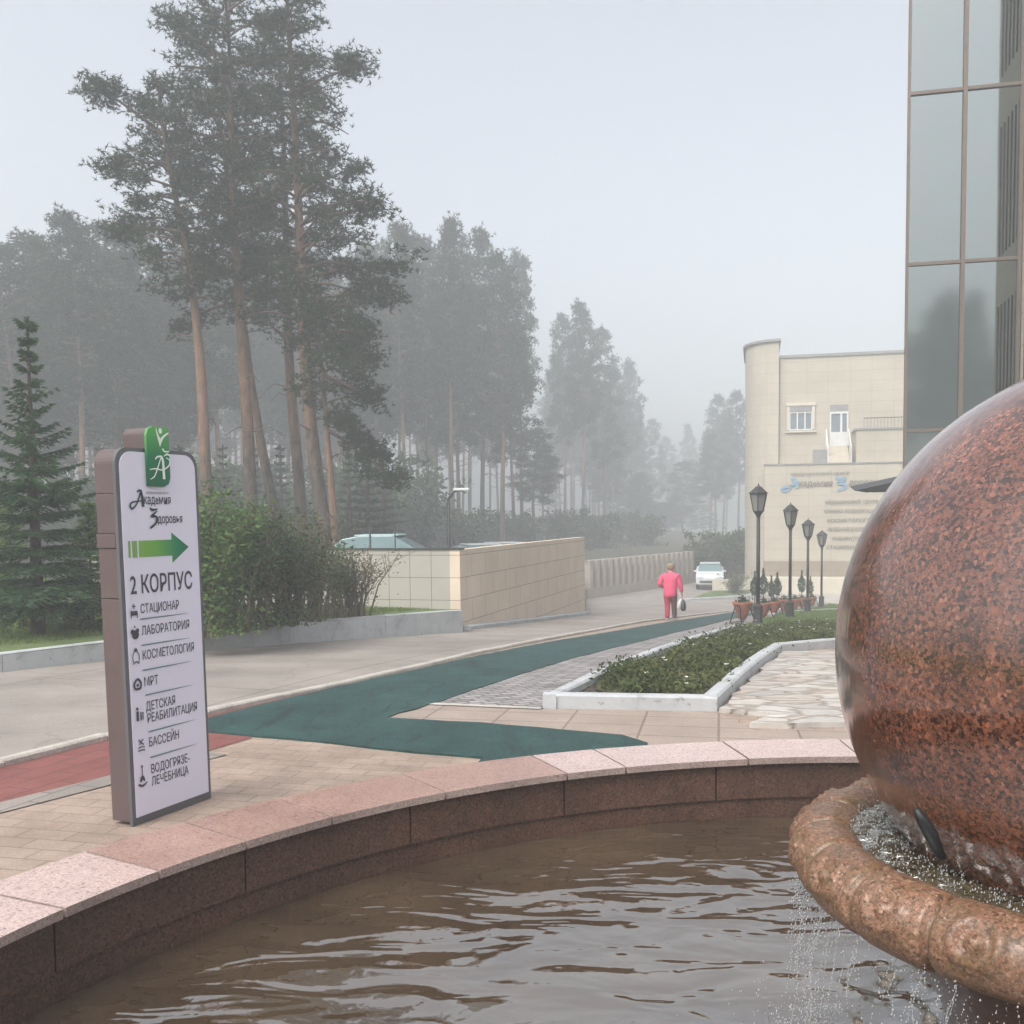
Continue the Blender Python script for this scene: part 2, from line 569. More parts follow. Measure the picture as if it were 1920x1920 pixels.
# water: murky brown pool
def water_mat(name, c1, c2, s1, s2, st, dist, ior=3.3):
    m, nt, b = nt_new(name)
    v = coords(nt, scale=(1, 1, 1), rz=0.5)
    vst = coords(nt, scale=(0.75, 1.7, 1), rz=0.35)
    col = ramp(nt, noise_fac(nt, v, 1.7, 5), [(0.3, c1), (0.7, c2)])
    nt.links.new(col, b.inputs['Base Color'])
    b.inputs['Roughness'].default_value = 0.03
    b.inputs['IOR'].default_value = ior
    a = noise_fac(nt, vst, s1, 2, 0.45, 0.6)
    c = noise_fac(nt, v, s2, 2, 0.5, 0.3)
    ad = N(nt, 'ShaderNodeMath', operation='MULTIPLY_ADD')
    nt.links.new(c, ad.inputs[0])
    ad.inputs[1].default_value = 0.09
    nt.links.new(a, ad.inputs[2])
    bump(nt, b, ad.outputs[0], st, dist)
    return m


M['water'] = water_mat('pool_water', srgb(62, 51, 40), srgb(86, 72, 56), 2.9, 11.0, 0.9, 0.046)
M['bowl_water'] = water_mat('bowl_water', srgb(66, 60, 42), srgb(96, 88, 64), 16.0, 60.0, 1.0, 0.04)
m, nt, b = nt_new('falling_water')
b.inputs['Base Color'].default_value = (0.9, 0.93, 0.95, 1)
b.inputs['Roughness'].default_value = 0.08
b.inputs['Transmission Weight'].default_value = 0.65
b.inputs['IOR'].default_value = 1.33
M['drops'] = m

# glass curtain wall: dark coated glass
m, nt, b = nt_new('coated_glass')
b.inputs['Base Color'].default_value = (0.255, 0.285, 0.285, 1)
b.inputs['Metallic'].default_value = 1.0
b.inputs['Roughness'].default_value = 0.055
bump(nt, b, noise_fac(nt, coords(nt), 0.35, 2), 0.03, 0.2)
M['glass'] = m
M['bronze'] = mat('bronze_aluminium', srgb(112, 100, 92), 0.5, 0.08, 3, metal=0.3)
M['beige'] = brick_mat('beige_facade_tiles', srgb(186, 178, 162), srgb(182, 174, 158), srgb(164, 156, 142), 1.2, 0.6, 0.014, kind='UV', offset=0.0, stain=0.12, sscale=0.4, bstr=0.1, fine=0.03)
M['beige_dark'] = brick_mat('tan_plinth_tiles', srgb(150, 138, 122), srgb(145, 133, 118), srgb(128, 117, 104), 1.2, 0.6, 0.014, kind='UV', offset=0.0, stain=0.08, bstr=0.1, fine=0.03)
M['coping_metal'] = mat('coping_metal', srgb(140, 138, 138), 0.5, 0.08)
M['wall_pale'] = brick_mat('pale_wall_tiles', srgb(174, 170, 161), srgb(170, 166, 157), srgb(104, 98, 92), 0.47, 0.462, 0.007, kind='UV', offset=0.0, stain=0.08, sscale=0.9, bstr=0.15, fine=0.03)
M['wall_tan'] = brick_mat('tan_wall_tiles', srgb(218, 201, 182), srgb(213, 196, 177), srgb(134, 116, 104), 0.93, 0.462, 0.007, kind='UV', offset=0.37, stain=0.10, sscale=0.9, bstr=0.15, fine=0.03)
M['white'] = mat('white_paint', srgb(214, 214, 212), 0.5, 0.05, 4)
M['cream'] = mat('cream_render', srgb(204, 196, 180), 0.9, 0.08, 2)
M['win_glass'] = mat('window_glass', srgb(120, 130, 138), 0.08, 0.1, 1)
M['dark_grey'] = mat('dark_grey_metal', srgb(52, 54, 56), 0.5, 0.12, 6)
M['black'] = mat('black_metal', srgb(22, 23, 26), 0.45, 0.2, 8)
M['lamp_metal'] = mat('lamp_iron', srgb(46, 46, 46), 0.55, 0.2, 9)
M['lamp_glass'] = mat('lamp_glass', srgb(128, 128, 124), 0.35, 0.08, 4)
M['terracotta'] = mat('terracotta', srgb(164, 98, 76), 0.8, 0.12, 7, 0.2, 60)
M['sign_letter_grey'] = mat('sign_letters', srgb(122, 116, 108), 0.6, 0.08)
M['sign_letter_blue'] = mat('sign_letters_blue', srgb(120, 156, 182), 0.5, 0.08)
# direction sign
M['sign_side'] = mat('brown_cladding', srgb(94, 80, 79), 0.5, 0.10, 3, metal=0.0, fine=0.04)
M['sign_frame'] = mat('grey_frame', srgb(92, 92, 96), 0.45, 0.08, 4)
M['sign_panel'] = mat('sign_panel', srgb(220, 218, 236), 0.4, 0.015, 2)
M['ink'] = mat('sign_ink', srgb(62, 62, 72), 0.6, 0.02)
M['navy'] = mat('sign_navy', srgb(28, 52, 62), 0.6, 0.02)
M['rule'] = mat('sign_rule', srgb(98, 128, 134), 0.6, 0.02)
M['emblem_white'] = mat('emblem_white', srgb(226, 236, 228), 0.5, 0.01)


def grad_mat(name, stops, axis):
    m, nt, b = nt_new(name)
    tc = N(nt, 'ShaderNodeTexCoord')
    s = N(nt, 'ShaderNodeSeparateXYZ')
    nt.links.new(tc.outputs['Generated'], s.inputs[0])
    nt.links.new(ramp(nt, s.outputs[axis], stops), b.inputs['Base Color'])
    b.inputs['Roughness'].default_value = 0.4
    return m


M['tab_green'] = grad_mat('emblem_green', [(0.0, srgb(0, 92, 66)), (0.5, srgb(16, 116, 72)), (1.0, srgb(88, 168, 84))], 2)
M['arrow_green'] = grad_mat('arrow_green', [(0.0, srgb(120, 168, 72)), (0.35, srgb(96, 160, 64)), (0.75, srgb(14, 122, 80)), (1.0, srgb(0, 104, 80))], 0)

# plants
def leaf_mat(name, c1, c2, scale=2.0, trans=0.25, c3=None):
    m, nt, b = nt_new(name)
    v = coords(nt)
    f = noise_fac(nt, v, scale, 3, 0.6)
    stops = [(0.32, c1), (0.68, c2)]
    if c3: stops = [(0.3, c1), (0.55, c2), (0.78, c3)]
    col = ramp(nt, f, stops)
    nt.links.new(col, b.inputs['Base Color'])
    b.inputs['Roughness'].default_value = 0.65
    b.inputs['Specular IOR Level'].default_value = 0.25
    tr = N(nt, 'ShaderNodeBsdfTranslucent')
    nt.links.new(col, tr.inputs[0])
    mx = N(nt, 'ShaderNodeMixShader')
    mx.inputs[0].default_value = trans
    nt.links.new(b.outputs[0], mx.inputs[1])
    nt.links.new(tr.outputs[0], mx.inputs[2])
    nt.links.new(mx.outputs[0], nt.nodes['Material Output'].inputs[0])
    return m


M['needle'] = leaf_mat('pine_needles', srgb(42, 54, 40), srgb(70, 82, 56), 1.2)
M['needle_far'] = leaf_mat('far_pine_needles', srgb(40, 50, 40), srgb(66, 78, 58), 0.8)
M['spruce'] = leaf_mat('spruce_needles', srgb(38, 66, 42), srgb(68, 100, 60), 2.5)
M['spruce_young'] = leaf_mat('young_spruce_needles', srgb(92, 122, 68), srgb(146, 168, 98), 3.5)  # young spruces have brighter green needles of their own
M['shrub'] = leaf_mat('shrub_leaves', srgb(60, 86, 44), srgb(104, 132, 72), 3.0)
M['shrub_mid'] = leaf_mat('mid_shrub_leaves', srgb(56, 78, 46), srgb(92, 116, 68), 3.0)
M['shrub_dark'] = leaf_mat('dark_shrub_leaves', srgb(44, 62, 42), srgb(78, 98, 60), 3.0)
M['shrub_olive'] = leaf_mat('olive_shrub_leaves', srgb(70, 78, 50), srgb(112, 118, 80), 3.0)
M['bed_leaf'] = leaf_mat('bed_leaves', srgb(56, 66, 36), srgb(84, 94, 52), 2.2, 0.2, srgb(112, 104, 66))
M['petal'] = mat('white_petals', srgb(226, 220, 210), 0.7, 0.05)
M['grass'] = leaf_mat('grass_blades', srgb(82, 104, 48), srgb(122, 140, 70), 3.0)
M['twig'] = mat('twigs', srgb(104, 90, 74), 0.9, 0.2, 6)
# scots pine bark: grey-brown plates low down, orange flakes above
m, nt, b = nt_new('pine_bark')
tc = N(nt, 'ShaderNodeTexCoord')
s = N(nt, 'ShaderNodeSeparateXYZ')
nt.links.new(tc.outputs['Generated'], s.inputs[0])
vb = coords(nt, scale=(1, 1, 0.35))
nf = noise_fac(nt, vb, 9, 6, 0.7)
ad = N(nt, 'ShaderNodeMath', operation='MULTIPLY_ADD')
nt.links.new(nf, ad.inputs[0])
ad.inputs[1].default_value = 0.22
nt.links.new(s.outputs[2], ad.inputs[2])
lo = ramp(nt, nf, [(0.35, srgb(62, 54, 50)), (0.65, srgb(104, 92, 84))])
hi = ramp(nt, nf, [(0.3, srgb(98, 76, 64)), (0.7, srgb(142, 110, 90))])
hi = mix(nt, ramp(nt, s.outputs[2], [(0.5, (0, 0, 0)), (0.72, (0.85,) * 3)]), hi, srgb(92, 80, 73))
nt.links.new(mix(nt, ramp(nt, ad.outputs[0], [(0.32, (0, 0, 0)), (0.46, (1, 1, 1))]), lo, hi), b.inputs['Base Color'])
b.inputs['Roughness'].default_value = 0.95
bump(nt, b, nf, 0.8, 0.03)
M['bark'] = m
M['limb'] = mat('pine_limbs', srgb(104, 88, 78), 0.95, 0.2, 3)
M['bark_dark'] = mat('dark_bark', srgb(84, 74, 66), 0.95, 0.3, 6, 0.7, 20)
# person
M['pink'] = mat('pink_jacket', srgb(226, 84, 120), 0.7, 0.06, 14, 0.5, 12)
M['crimson'] = mat('crimson_trousers', srgb(176, 44, 72), 0.8, 0.08, 10)
M['maroon'] = mat('brown_trousers', srgb(88, 62, 58), 0.8, 0.08, 10)
M['skin'] = mat('skin', srgb(196, 146, 122), 0.6, 0.05, 8)
M['hair'] = mat('grey_blond_hair', srgb(148, 128, 104), 0.6, 0.2, 30, 0.5, 60)
M['shoe'] = mat('pale_shoes', srgb(206, 200, 200), 0.6, 0.1, 10)
M['bag_white'] = mat('bag_white', srgb(214, 214, 212), 0.4, 0.06, 10)
M['bag_dark'] = mat('bag_dark', srgb(58, 58, 60), 0.4, 0.25, 14)
M['car_white'] = mat('car_white', srgb(208, 212, 212), 0.3, 0.03)
M['car_teal'] = mat('car_pale_teal', srgb(176, 204, 202), 0.3, 0.03)
M['car_glass'] = mat('car_glass', srgb(108, 134, 136), 0.08, 0.05)
M['tyre'] = mat('tyre_rubber', srgb(34, 34, 35), 0.8, 0.1)
M['rim'] = mat('wheel_metal', srgb(150, 152, 154), 0.35, 0.05, metal=0.6)
M['headlight'] = mat('headlight', srgb(200, 206, 210), 0.1, 0.05)

# ------------------------------------------------------------------ ground layers
CUTS = [4 + i * 1.0 for i in range(0, 26)] + [32, 36, 40, 44] + [45 + i for i in range(0, 12)]


def drape(name, pts, off, mt, skirt=0.0, ragged=0.0):
    """polygon laid on the sloping ground, off = height above it (number or function)"""
    if ragged:
        q = []
        for a, c in zip(pts, list(pts[1:]) + [pts[0]]):
            a, c = Vector(a[:2]), Vector(c[:2])
            n_ = max(1, int((c - a).length / 0.22))
            for i in range(n_):
                p = a.lerp(c, i / n_)
                q.append((p.x + ragged * noise.noise(Vector((p.x * 3, p.y * 3, 1))), p.y + ragged * noise.noise(Vector((p.x * 3, p.y * 3, 5)))))
        pts = q
    bm = bmesh.new()
    vs = [bm.verts.new((p[0], p[1], 0)) for p in pts]
    f = bm.faces.new(vs)
    f.normal_update()
    if f.normal.z < 0: f.normal_flip()
    bmesh.ops.triangulate(bm, faces=bm.faces[:])
    for s in CUTS:
        bmesh.ops.bisect_plane(bm, geom=bm.verts[:] + bm.edges[:] + bm.faces[:], plane_co=(UX * s, UY * s, 0), plane_no=(UX, UY, 0))
    if skirt:
        be = [e for e in bm.edges if e.is_boundary]
        r = bmesh.ops.extrude_edge_only(bm, edges=be)
        low = {v for v in r['geom'] if isinstance(v, bmesh.types.BMVert)}
    else:
        low = set()
    for v in bm.verts:
        o = off(v.co.x, v.co.y) if callable(off) else off
        k = SLN(v.co.x, v.co.y)
        v.co.z = k + o - (skirt if v in low else 0)
    me = bpy.data.meshes.new(name)
    bm.to_mesh(me)
    bm.free()
    me.materials.append(mt)
    o = bpy.data.objects.new(name, me)
    COL.objects.link(o)
    return o


def SLN(x, y):
    """ground height, linear between the cut lines so that all layers share one surface"""
    s = x * UX + y * UY
    def h(q):
        return zg(q * UX / (UX * UX + UY * UY), q * UY / (UX * UX + UY * UY))
    if s <= CUTS[0]: return 0.0 if s < 3 else h(CUTS[0]) * (s - 3)
    if s >= CUTS[-1]: return h(CUTS[-1])
    for a, c in zip(CUTS, CUTS[1:]):
        if a <= s <= c:
            t = (s - a) / (c - a)
            return h(a) * (1 - t) + h(c) * t


CUTS = [3.0] + CUTS


def P2(px, py, off=0.0):
    p = at(px, py, off)
    return (p.x, p.y)


def along(p, d):
    return (p[0] + UX * d, p[1] + UY * d)


POOL_C = (1.62, 1.80)
POOL_RI, POOL_RO = 3.40, 3.82

tag(drape('ground', [(-160, -115), (160, -115), (160, 305), (-160, 305)], 0.0, M['lawn']), kind='structure')

# road between the lawn kerb and the plaza kerb, then the far junction
kerbA0, kerbA1 = P2(0, 1262), P2(868, 1186)
kA_dir = Vector((kerbA1[0] - kerbA0[0], kerbA1[1] - kerbA0[1])).normalized()
kerbA_start = (kerbA0[0] - kA_dir.x * 14, kerbA0[1] - kA_dir.y * 14)
edge_pts = [P2(0, 1440), P2(193, 1391), P2(385, 1342), P2(640, 1287), P2(800, 1250), P2(1000, 1206), P2(1200, 1168), P2(1300, 1155), P2(1382, 1146)]
e0 = edge_pts[0]
ed = Vector((edge_pts[1][0] - e0[0], edge_pts[1][1] - e0[1])).normalized()
edge_pts = [(e0[0] - ed.x * 10, e0[1] - ed.y * 10)] + edge_pts
e_end = edge_pts[-1]
wall_corner, wall_end = P2(864, 1181), P2(1097, 1152)
fence_a, fence_b = P2(1100, 1122), P2(1300, 1092)
road_poly = [kerbA_start, kerbA1, wall_corner, wall_end, fence_a, fence_b, along(fence_b, 60), (60, 120), (40, 70), (30, 52), P2(1560, 1130), P2(1480, 1143)]
road_poly += list(reversed(edge_pts))
tag(drape('road', road_poly, 0.004, M['road']), kind='structure')

# plaza (tan pavers) right of the road kerb
plaza = edge_pts + [P2(1480, 1143), P2(1560, 1130), (24, 44), (24, 20), (16, -6), (-8, -8)]
tag(drape('plaza', plaza, 0.006, M['tan']), kind='structure')
# red paver band along the kerb and the grey strip beside it
red_in = [P2(0, 1510), P2(193, 1462), P2(387, 1412), P2(470, 1389), P2(520, 1330)]
rd = Vector((red_in[1][0] - red_in[0][0], red_in[1][1] - red_in[0][1])).normalized()
red_in = [(red_in[0][0] - rd.x * 6, red_in[0][1] - rd.y * 6)] + red_in
tag(drape('red_paving', edge_pts[:4] + [P2(640, 1289)] + list(reversed(red_in)), 0.010, M['red']), kind='structure')
off2 = Vector((rd.y, -rd.x)) * 0.22
tag(drape('grey_paving_strip', red_in[:4] + [(p[0] + off2.x, p[1] + off2.y) for p in reversed(red_in[:4])], 0.013, M['grey_strip']), kind='structure')
# beige slabs by the fountain and cobbles by the flower bed
slab_poly = [P2(793, 1322), P2(1015, 1333), P2(1350, 1340), P2(1415, 1372), P2(1640, 1370), (3.6, 7.2), (2.6, 6.0), (0.4, 6.4), P2(1207, 1400), P2(720, 1352)]
tag(drape('slab_paving', slab_poly, 0.011, M['slab']), kind='structure')
cob = [P2(796, 1320), P2(993, 1262), P2(1373, 1163), P2(1420, 1152), P2(1400, 1172), P2(1015, 1333)]
tag(drape('cobble_paving', cob, 0.014, M['cobble']), kind='structure')
st0, st1 = Vector(P2(793, 1323)), Vector(P2(1015, 1333))
nn = Vector((st1 - st0)).normalized()
nn = Vector((-nn.y, nn.x)) * 0.05
tag(drape('paving_edge_strip', [st0 - nn, st1 - nn, st1 + nn, st0 + nn], 0.019, M['kerb_low']), kind='structure')

# teal rubber path: main run and the branch to the fountain
up_edge = [P2(387, 1352), P2(480, 1328), P2(517, 1318), P2(640, 1291), P2(790, 1257), P2(1007, 1210), P2(1140, 1187), P2(1250, 1168), P2(1382, 1148)]
lo_edge = [P2(1424, 1151), P2(1373, 1161), P2(1200, 1205), P2(993, 1262), P2(830, 1318), P2(720, 1351)]
branch = [P2(900, 1361), P2(1170, 1384), P2(1215, 1398), (0.75, 6.2), (-0.3, 6.0), P2(905, 1428), P2(780, 1417), P2(640, 1401), P2(387, 1376)]
tag(drape('rubber_path', up_edge + lo_edge + branch, 0.022, M['rubber'], skirt=0.016, ragged=0.035), kind='structure')

# flagstone patio right of the bed, edged slab proud of the paving
bed_FR, bed_in = P2(1345, 1337), P2(1465, 1226)
flag = [P2(1352, 1338), P2(1468, 1228), (5.2, 15.1), (9.0, 14.6), (8.6, 7.9), P2(1640, 1366), P2(1415, 1368), P2(1440, 1345)]
tag(drape('flagstone_patio', flag, 0.05, M['flag'], skirt=0.045, ragged=0.10), kind='structure')

# flower bed: soil and grass beyond it
bFL, bBL, bFR, bIN = P2(1017, 1331), P2(1378, 1182), P2(1345, 1337), P2(1466, 1226)
bBR, bINR = P2(1640, 1178), P2(1640, 1208)
bed = [bFL, bFR, bIN, bINR, bBR, bBL]
tag(drape('bed_soil', bed, 0.06, M['soil']), kind='structure')
gl = [bBL, bBR, (16, 24.5), (24, 44), P2(1555, 1134), P2(1490, 1146), P2(1450, 1158)]
tag(drape('grass_verge', gl, 0.05, M['lawn'], skirt=0.05), kind='structure')
tag(drape('far_plaza', [P2(1530, 1131), P2(1420, 1112), (18, 57.0), (34, 53.2), (30, 40)], 0.012, M['plaza_far']), kind='structure')
tag(drape('traffic_island', [P2(1290, 1127), P2(1400, 1119), P2(1425, 1109), P2(1335, 1111)], 0.10, M['lawn'], skirt=0.1), kind='structure')

# left lawn behind the white kerb, and the terrace of the wood and car park behind it
def lawn_off(x, y):
    s = x * UX + y * UY
    return 0.20 + 0.22 * min(1, max(0, (s - 9) / 9))


lawn_poly = [kerbA_start, kerbA1, (-1.12, 21.0), (-9.5, 24.0), (-40, 34), (-40, -4)]
tag(drape('lawn', lawn_poly, lawn_off, M['lawn']), kind='structure')


def terrace_off(x, y):
    return -0.42 - 0.72 * SLN(x, y) - SLN(x, y) * 0.0


wl0 = Vector(wall_corner)
wl1 = Vector(wall_end)
terr = [(wl0.x - 0.15, wl0.y + 0.2), (wl1.x - 0.2, wl1.y + 0.1), (fence_a[0] - 0.4, fence_a[1] + 0.2), (fence_b[0] - 0.4, fence_b[1] + 0.3), (30, 120), (30, 300), (-120, 300), (-120, 60), (-40, 34), (-9.5, 24.05)]
tag(drape('forest_floor', terr, terrace_off, M['forest'], skirt=3.0), kind='structure')


def zt(x, y):
    return SLN(x, y) + terrace_off(x, y)


# ------------------------------------------------------------------ kerbs
def kerb(name, pts, w, h, mt, seg=1.6, gap=0.008, base=-0.05, side=0, lift=None, kind='structure'):
    """stone kerb in separate lengths; side shifts it left(+)/right(-) of the line"""
    mb = MB()
    for a, c in zip(pts, pts[1:]):
        a, c = Vector(a[:2]), Vector(c[:2])
        L = (c - a).length
        n = max(1, round(L / seg))
        d = (c - a) / L
        nrm = Vector((-d.y, d.x))
        o = nrm * (side * w / 2)
        for i in range(n):
            p, q = a + d * (L * i / n + gap / 2), a + d * (L * (i + 1) / n - gap / 2)
            vs = []
            jit = rnd.uniform(-0.006, 0.006)
            bev = min(0.02, w * 0.15)
            for e in (p, q):
                hh = (h(e.x, e.y) if callable(h) else h) + jit
                z = SLN(e.x, e.y)
                for k, zz in ((-0.5, base), (-0.5, hh - bev), (-0.5 + bev / w, hh), (0.5 - bev / w, hh), (0.5, hh - bev), (0.5, base)):
                    r_ = e + o + nrm * (k * w)
                    vs.append((r_.x, r_.y, z + zz))
            fs = [(k, k + 1, k + 7, k + 6) for k in range(5)] + [(5, 0, 6, 11), (5, 4, 3, 2, 1, 0), (6, 7, 8, 9, 10, 11)]
            mb.add(vs, [tuple(reversed(f)) for f in fs])
    o = mb.build(name, mt)
    o['kind'] = kind
    return o


kerb('lawn_kerb', [kerbA_start, kerbA1], 0.22, lambda x, y: lawn_off(x, y) + 0.015, M['kerb'], 2.4, side=1)
kerb('road_kerb', edge_pts, 0.10, 0.055, M['kerb_low'], 1.0, side=0)
kerb('wall_foot_kerb', [wall_corner, wall_end], 0.2, 0.09, M['kerb'], 1.5, side=-1)
kerb('bed_kerb', [bFL, bBL], 0.13, 0.14, M['kerb'], 1.4, side=-1)
kerb('bed_kerb', [bFR, bFL], 0.13, 0.14, M['kerb'], 1.2, side=-1)
kerb('bed_kerb', [bIN, bFR], 0.15, 0.15, M['kerb'], 1.4, side=-1)
kerb('bed_kerb', [bINR, bIN], 0.15, 0.15, M['kerb'], 1.4, side=-1)
kerb('bed_kerb', [bBL, bBR], 0.10, 0.12, M['kerb'], 1.6, side=-1)
kerb('island_kerb', [P2(1284, 1127), P2(1402, 1120)], 0.2, 0.13, M['kerb'], 1.6)
kerb('island_kerb', [P2(1402, 1120), P2(1425, 1110)], 0.2, 0.13, M['kerb'], 1.6)
kerb('verge_kerb', [P2(1446, 1161), P2(1466, 1146)], 0.12, 0.14, M['kerb'], 1.4)
kerb('verge_kerb', [P2(1492, 1149), P2(1600, 1144)], 0.12, 0.1, M['kerb'], 1.4)

# ------------------------------------------------------------------ fountain pool
def ring(r0, r1, z0, z1, a0, a1, n, c):
    """solid ring sector"""
    vs, fs = [], []
    for k in range(n + 1):
        an = a0 + (a1 - a0) * k / n
        ca, sa = math.cos(an), math.sin(an)
        for r_, z in ((r0, z0), (r1, z0), (r1, z1), (r0, z1)):
            vs.append((c[0] + r_ * ca, c[1] + r_ * sa, z))
    for k in range(n):
        b = k * 4
        for j in range(4):
            fs.append((b + j, b + (j + 1) % 4, b + 4 + (j + 1) % 4, b + 4 + j))
    fs += [(3, 2, 1, 0), (n * 4, n * 4 + 1, n * 4 + 2, n * 4 + 3)]
    return vs, [tuple(reversed(f)) for f in fs]


WATER_Z = 0.13
BALL_C, BALL_R = (1.579, 2.50, 1.343), 0.751
BOWL_C, BOWL_Z, TR, Tr = (1.50, 2.50), 0.802, 0.69, 0.078
RIM_Z = 0.45
pool = empty('fountain_pool', (POOL_C[0], POOL_C[1], 0), 0, 'round granite fountain pool with a wide pink coping, full of brown water', 'fountain pool')
pw = MB()
NS = 26
for k in range(NS):
    a0 = 2 * math.pi * k / NS + 0.05
    a1 = 2 * math.pi * (k + 1) / NS + 0.05
    pw.add(*ring(POOL_RI + 0.03, POOL_RO - 0.06, 0.235, RIM_Z - 0.033, a0 + 0.0012, a1 - 0.0012, 5, (0, 0)))
pw.build('pool_wall', M['pool_wall'], pool)
lw = MB()
lw.add(*ring(POOL_RI + 0.045, POOL_RO - 0.09, -0.05, 0.233, 0, 2 * math.pi - 1e-4, 130, (0, 0)))
lw.build('lower_wall', M['pool_wall'], pool)
# coping slabs: joints where the photograph shows them
def ang(px, py):
    p = plane_at(px, py, (0, 0, RIM_Z), (0, 0, 1))
    return math.atan2(p.y - POOL_C[1], p.x - POOL_C[0]) % (2 * math.pi)


aJ = [ang(1590, 1400), ang(1375, 1404), ang(1143, 1421), ang(1034, 1435), ang(800, 1470), ang(560, 1510), ang(390, 1555), ang(213, 1610), ang(60, 1690)]
step = 0.25
seq = list(aJ)
while seq[-1] < aJ[0] + 2 * math.pi - 1.4 * step: seq.append(seq[-1] + step)
seq.append(aJ[0] + 2 * math.pi)
cp_ = MB()
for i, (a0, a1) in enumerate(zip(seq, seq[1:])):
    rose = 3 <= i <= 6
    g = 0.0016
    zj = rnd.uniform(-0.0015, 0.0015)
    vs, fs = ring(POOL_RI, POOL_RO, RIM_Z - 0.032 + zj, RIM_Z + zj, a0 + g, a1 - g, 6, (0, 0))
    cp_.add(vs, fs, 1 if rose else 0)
    # side faces use the rough-sawn edge stone
    base = len(cp_.m) - len(fs)
    for j in range(len(fs)):
        if j % 4 in (1, 3) and j < 24 or j >= 24: cp_.m[base + j] = 2
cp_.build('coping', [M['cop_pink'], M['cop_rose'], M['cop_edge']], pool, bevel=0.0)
MB().lathe([(0.01, 0.0), (POOL_RI + 0.1, 0.0)], 96).build('pool_floor', M['pool_wall'], pool, loc=(0, 0, 0.03))

# water surface with real ripples
def ripple_disc(name, R0, c, z, mt, n_r, n_a, amp, scale, inner=0.0):
    vs, fs = [], []
    for i in range(n_r + 1):
        r_ = inner + (R0 - inner) * i / n_r
        for k in range(n_a):
            an = 2 * math.pi * k / n_a
            x, y = r_ * math.cos(an), r_ * math.sin(an)
            h = noise.noise(Vector(((x + c[0]) * scale * 0.8, (y + c[1]) * scale * 1.5, 1.7))) * amp
            h += noise.noise(Vector(((x + c[0]) * scale * 2.3, (y + c[1]) * scale * 3.1, 7.7))) * amp * 0.3
            dd = math.hypot(x + c[0] - BOWL_C[0], y + c[1] - BOWL_C[1]) - 0.76
            if name == 'water' and dd > -0.2:
                e_ = math.exp(-max(0, dd) / 0.28)
                h += e_ * 0.012 * noise.noise(Vector(((x + c[0]) * 17, (y + c[1]) * 17, 4.4))) + e_ * 0.007 * noise.noise(Vector(((x + c[0]) * 38, (y + c[1]) * 38, 2.4)))
            vs.append((x, y, h))
    for i in range(n_r):
        for k in range(n_a):
            k2 = (k + 1) % n_a
            fs.append((i * n_a + k, (i + 1) * n_a + k, (i + 1) * n_a + k2, i * n_a + k2))
    mb = MB()
    mb.add(vs, fs)
    o = mb.build(name, mt, smooth=True, uv=False, loc=(c[0], c[1], z))
    o['kind'] = 'structure'
    return o


ripple_disc('water', POOL_RI + 0.04, POOL_C, WATER_Z, M['water'], 130, 360, 0.008, 3.6, inner=0.02)

# ------------------------------------------------------------------ bowl, ball
bowl = empty('fountain_bowl', (BOWL_C[0], BOWL_C[1], 0), 0, 'wet round granite bowl with carved rosettes on its rim, on a pedestal in the pool', 'fountain bowl')
NG = 22
nU, nV = 24 * NG, 40
vs, fs = [], []
for i in range(nU):
    u = 2 * math.pi * i / nU
    ph = (i / nU * NG) % 1.0
    dg = min(ph, 1 - ph) * (2 * math.pi * TR / NG)     # metres to the groove
    for j in range(nV):
        w = 2 * math.pi * j / nV
        rr = Tr * (1 - 0.36 * math.exp(-(dg / 0.0055) ** 2) - 0.06 * math.exp(-(dg / 0.02) ** 2))
        du = (ph - 0.5) * 2 * math.pi * TR / NG
        dv = (w - 0.45) * Tr
        rho = math.hypot(du, dv)
        rr += 0.013 * math.exp(-((rho - 0.043) / 0.009) ** 2) + 0.015 * math.exp(-(rho / 0.014) ** 2) - 0.008 * math.exp(-((rho - 0.027) / 0.007) ** 2)
        x = TR + rr * math.cos(w) * 1.18
        vs.append((x * math.cos(u), x * math.sin(u), BOWL_Z + rr * 1.12 * math.sin(w)))
for i in range(nU):
    for j in range(nV):
        fs.append((i * nV + j, ((i + 1) % nU) * nV + j, ((i + 1) % nU) * nV + (j + 1) % nV, i * nV + (j + 1) % nV))
mb = MB()
mb.add(vs, fs)
mb.build('rim', M['bowl'], bowl, smooth=True, uv=False)
MB().lathe([(TR - 0.03, BOWL_Z - 0.07), (0.60, 0.66), (0.52, 0.58), (0.44, 0.50), (0.40, 0.42), (0.385, 0.32), (0.40, 0.22), (0.46, 0.14), (0.5, 0.03)], 72).build('pedestal', M['pedestal'], bowl, smooth=True, uv=False)
MB().lathe([(TR - 0.05, BOWL_Z - 0.02), (0.45, BOWL_Z - 0.10), (0.02, BOWL_Z - 0.14)], 72).build('basin', M['pedestal'], bowl, smooth=True, uv=False)
ripple_disc('bowl_water', TR - 0.035, BOWL_C, BOWL_Z + 0.058, M['bowl_water'], 60, 260, 0.009, 26.0, inner=0.3)

bm = bmesh.new()
bmesh.ops.create_uvsphere(bm, u_segments=128, v_segments=80, radius=BALL_R)
me = bpy.data.meshes.new('granite_ball')
bm.to_mesh(me)
bm.free()
me.polygons.foreach_set('use_smooth', [True] * len(me.polygons))
me.materials.append(M['ball'])
ball = bpy.data.objects.new('granite_ball', me)
COL.objects.link(ball)
ball.location = BALL_C
tag(ball, 'large polished red granite ball with wet sheen, resting in the carved fountain bowl', 'stone ball')

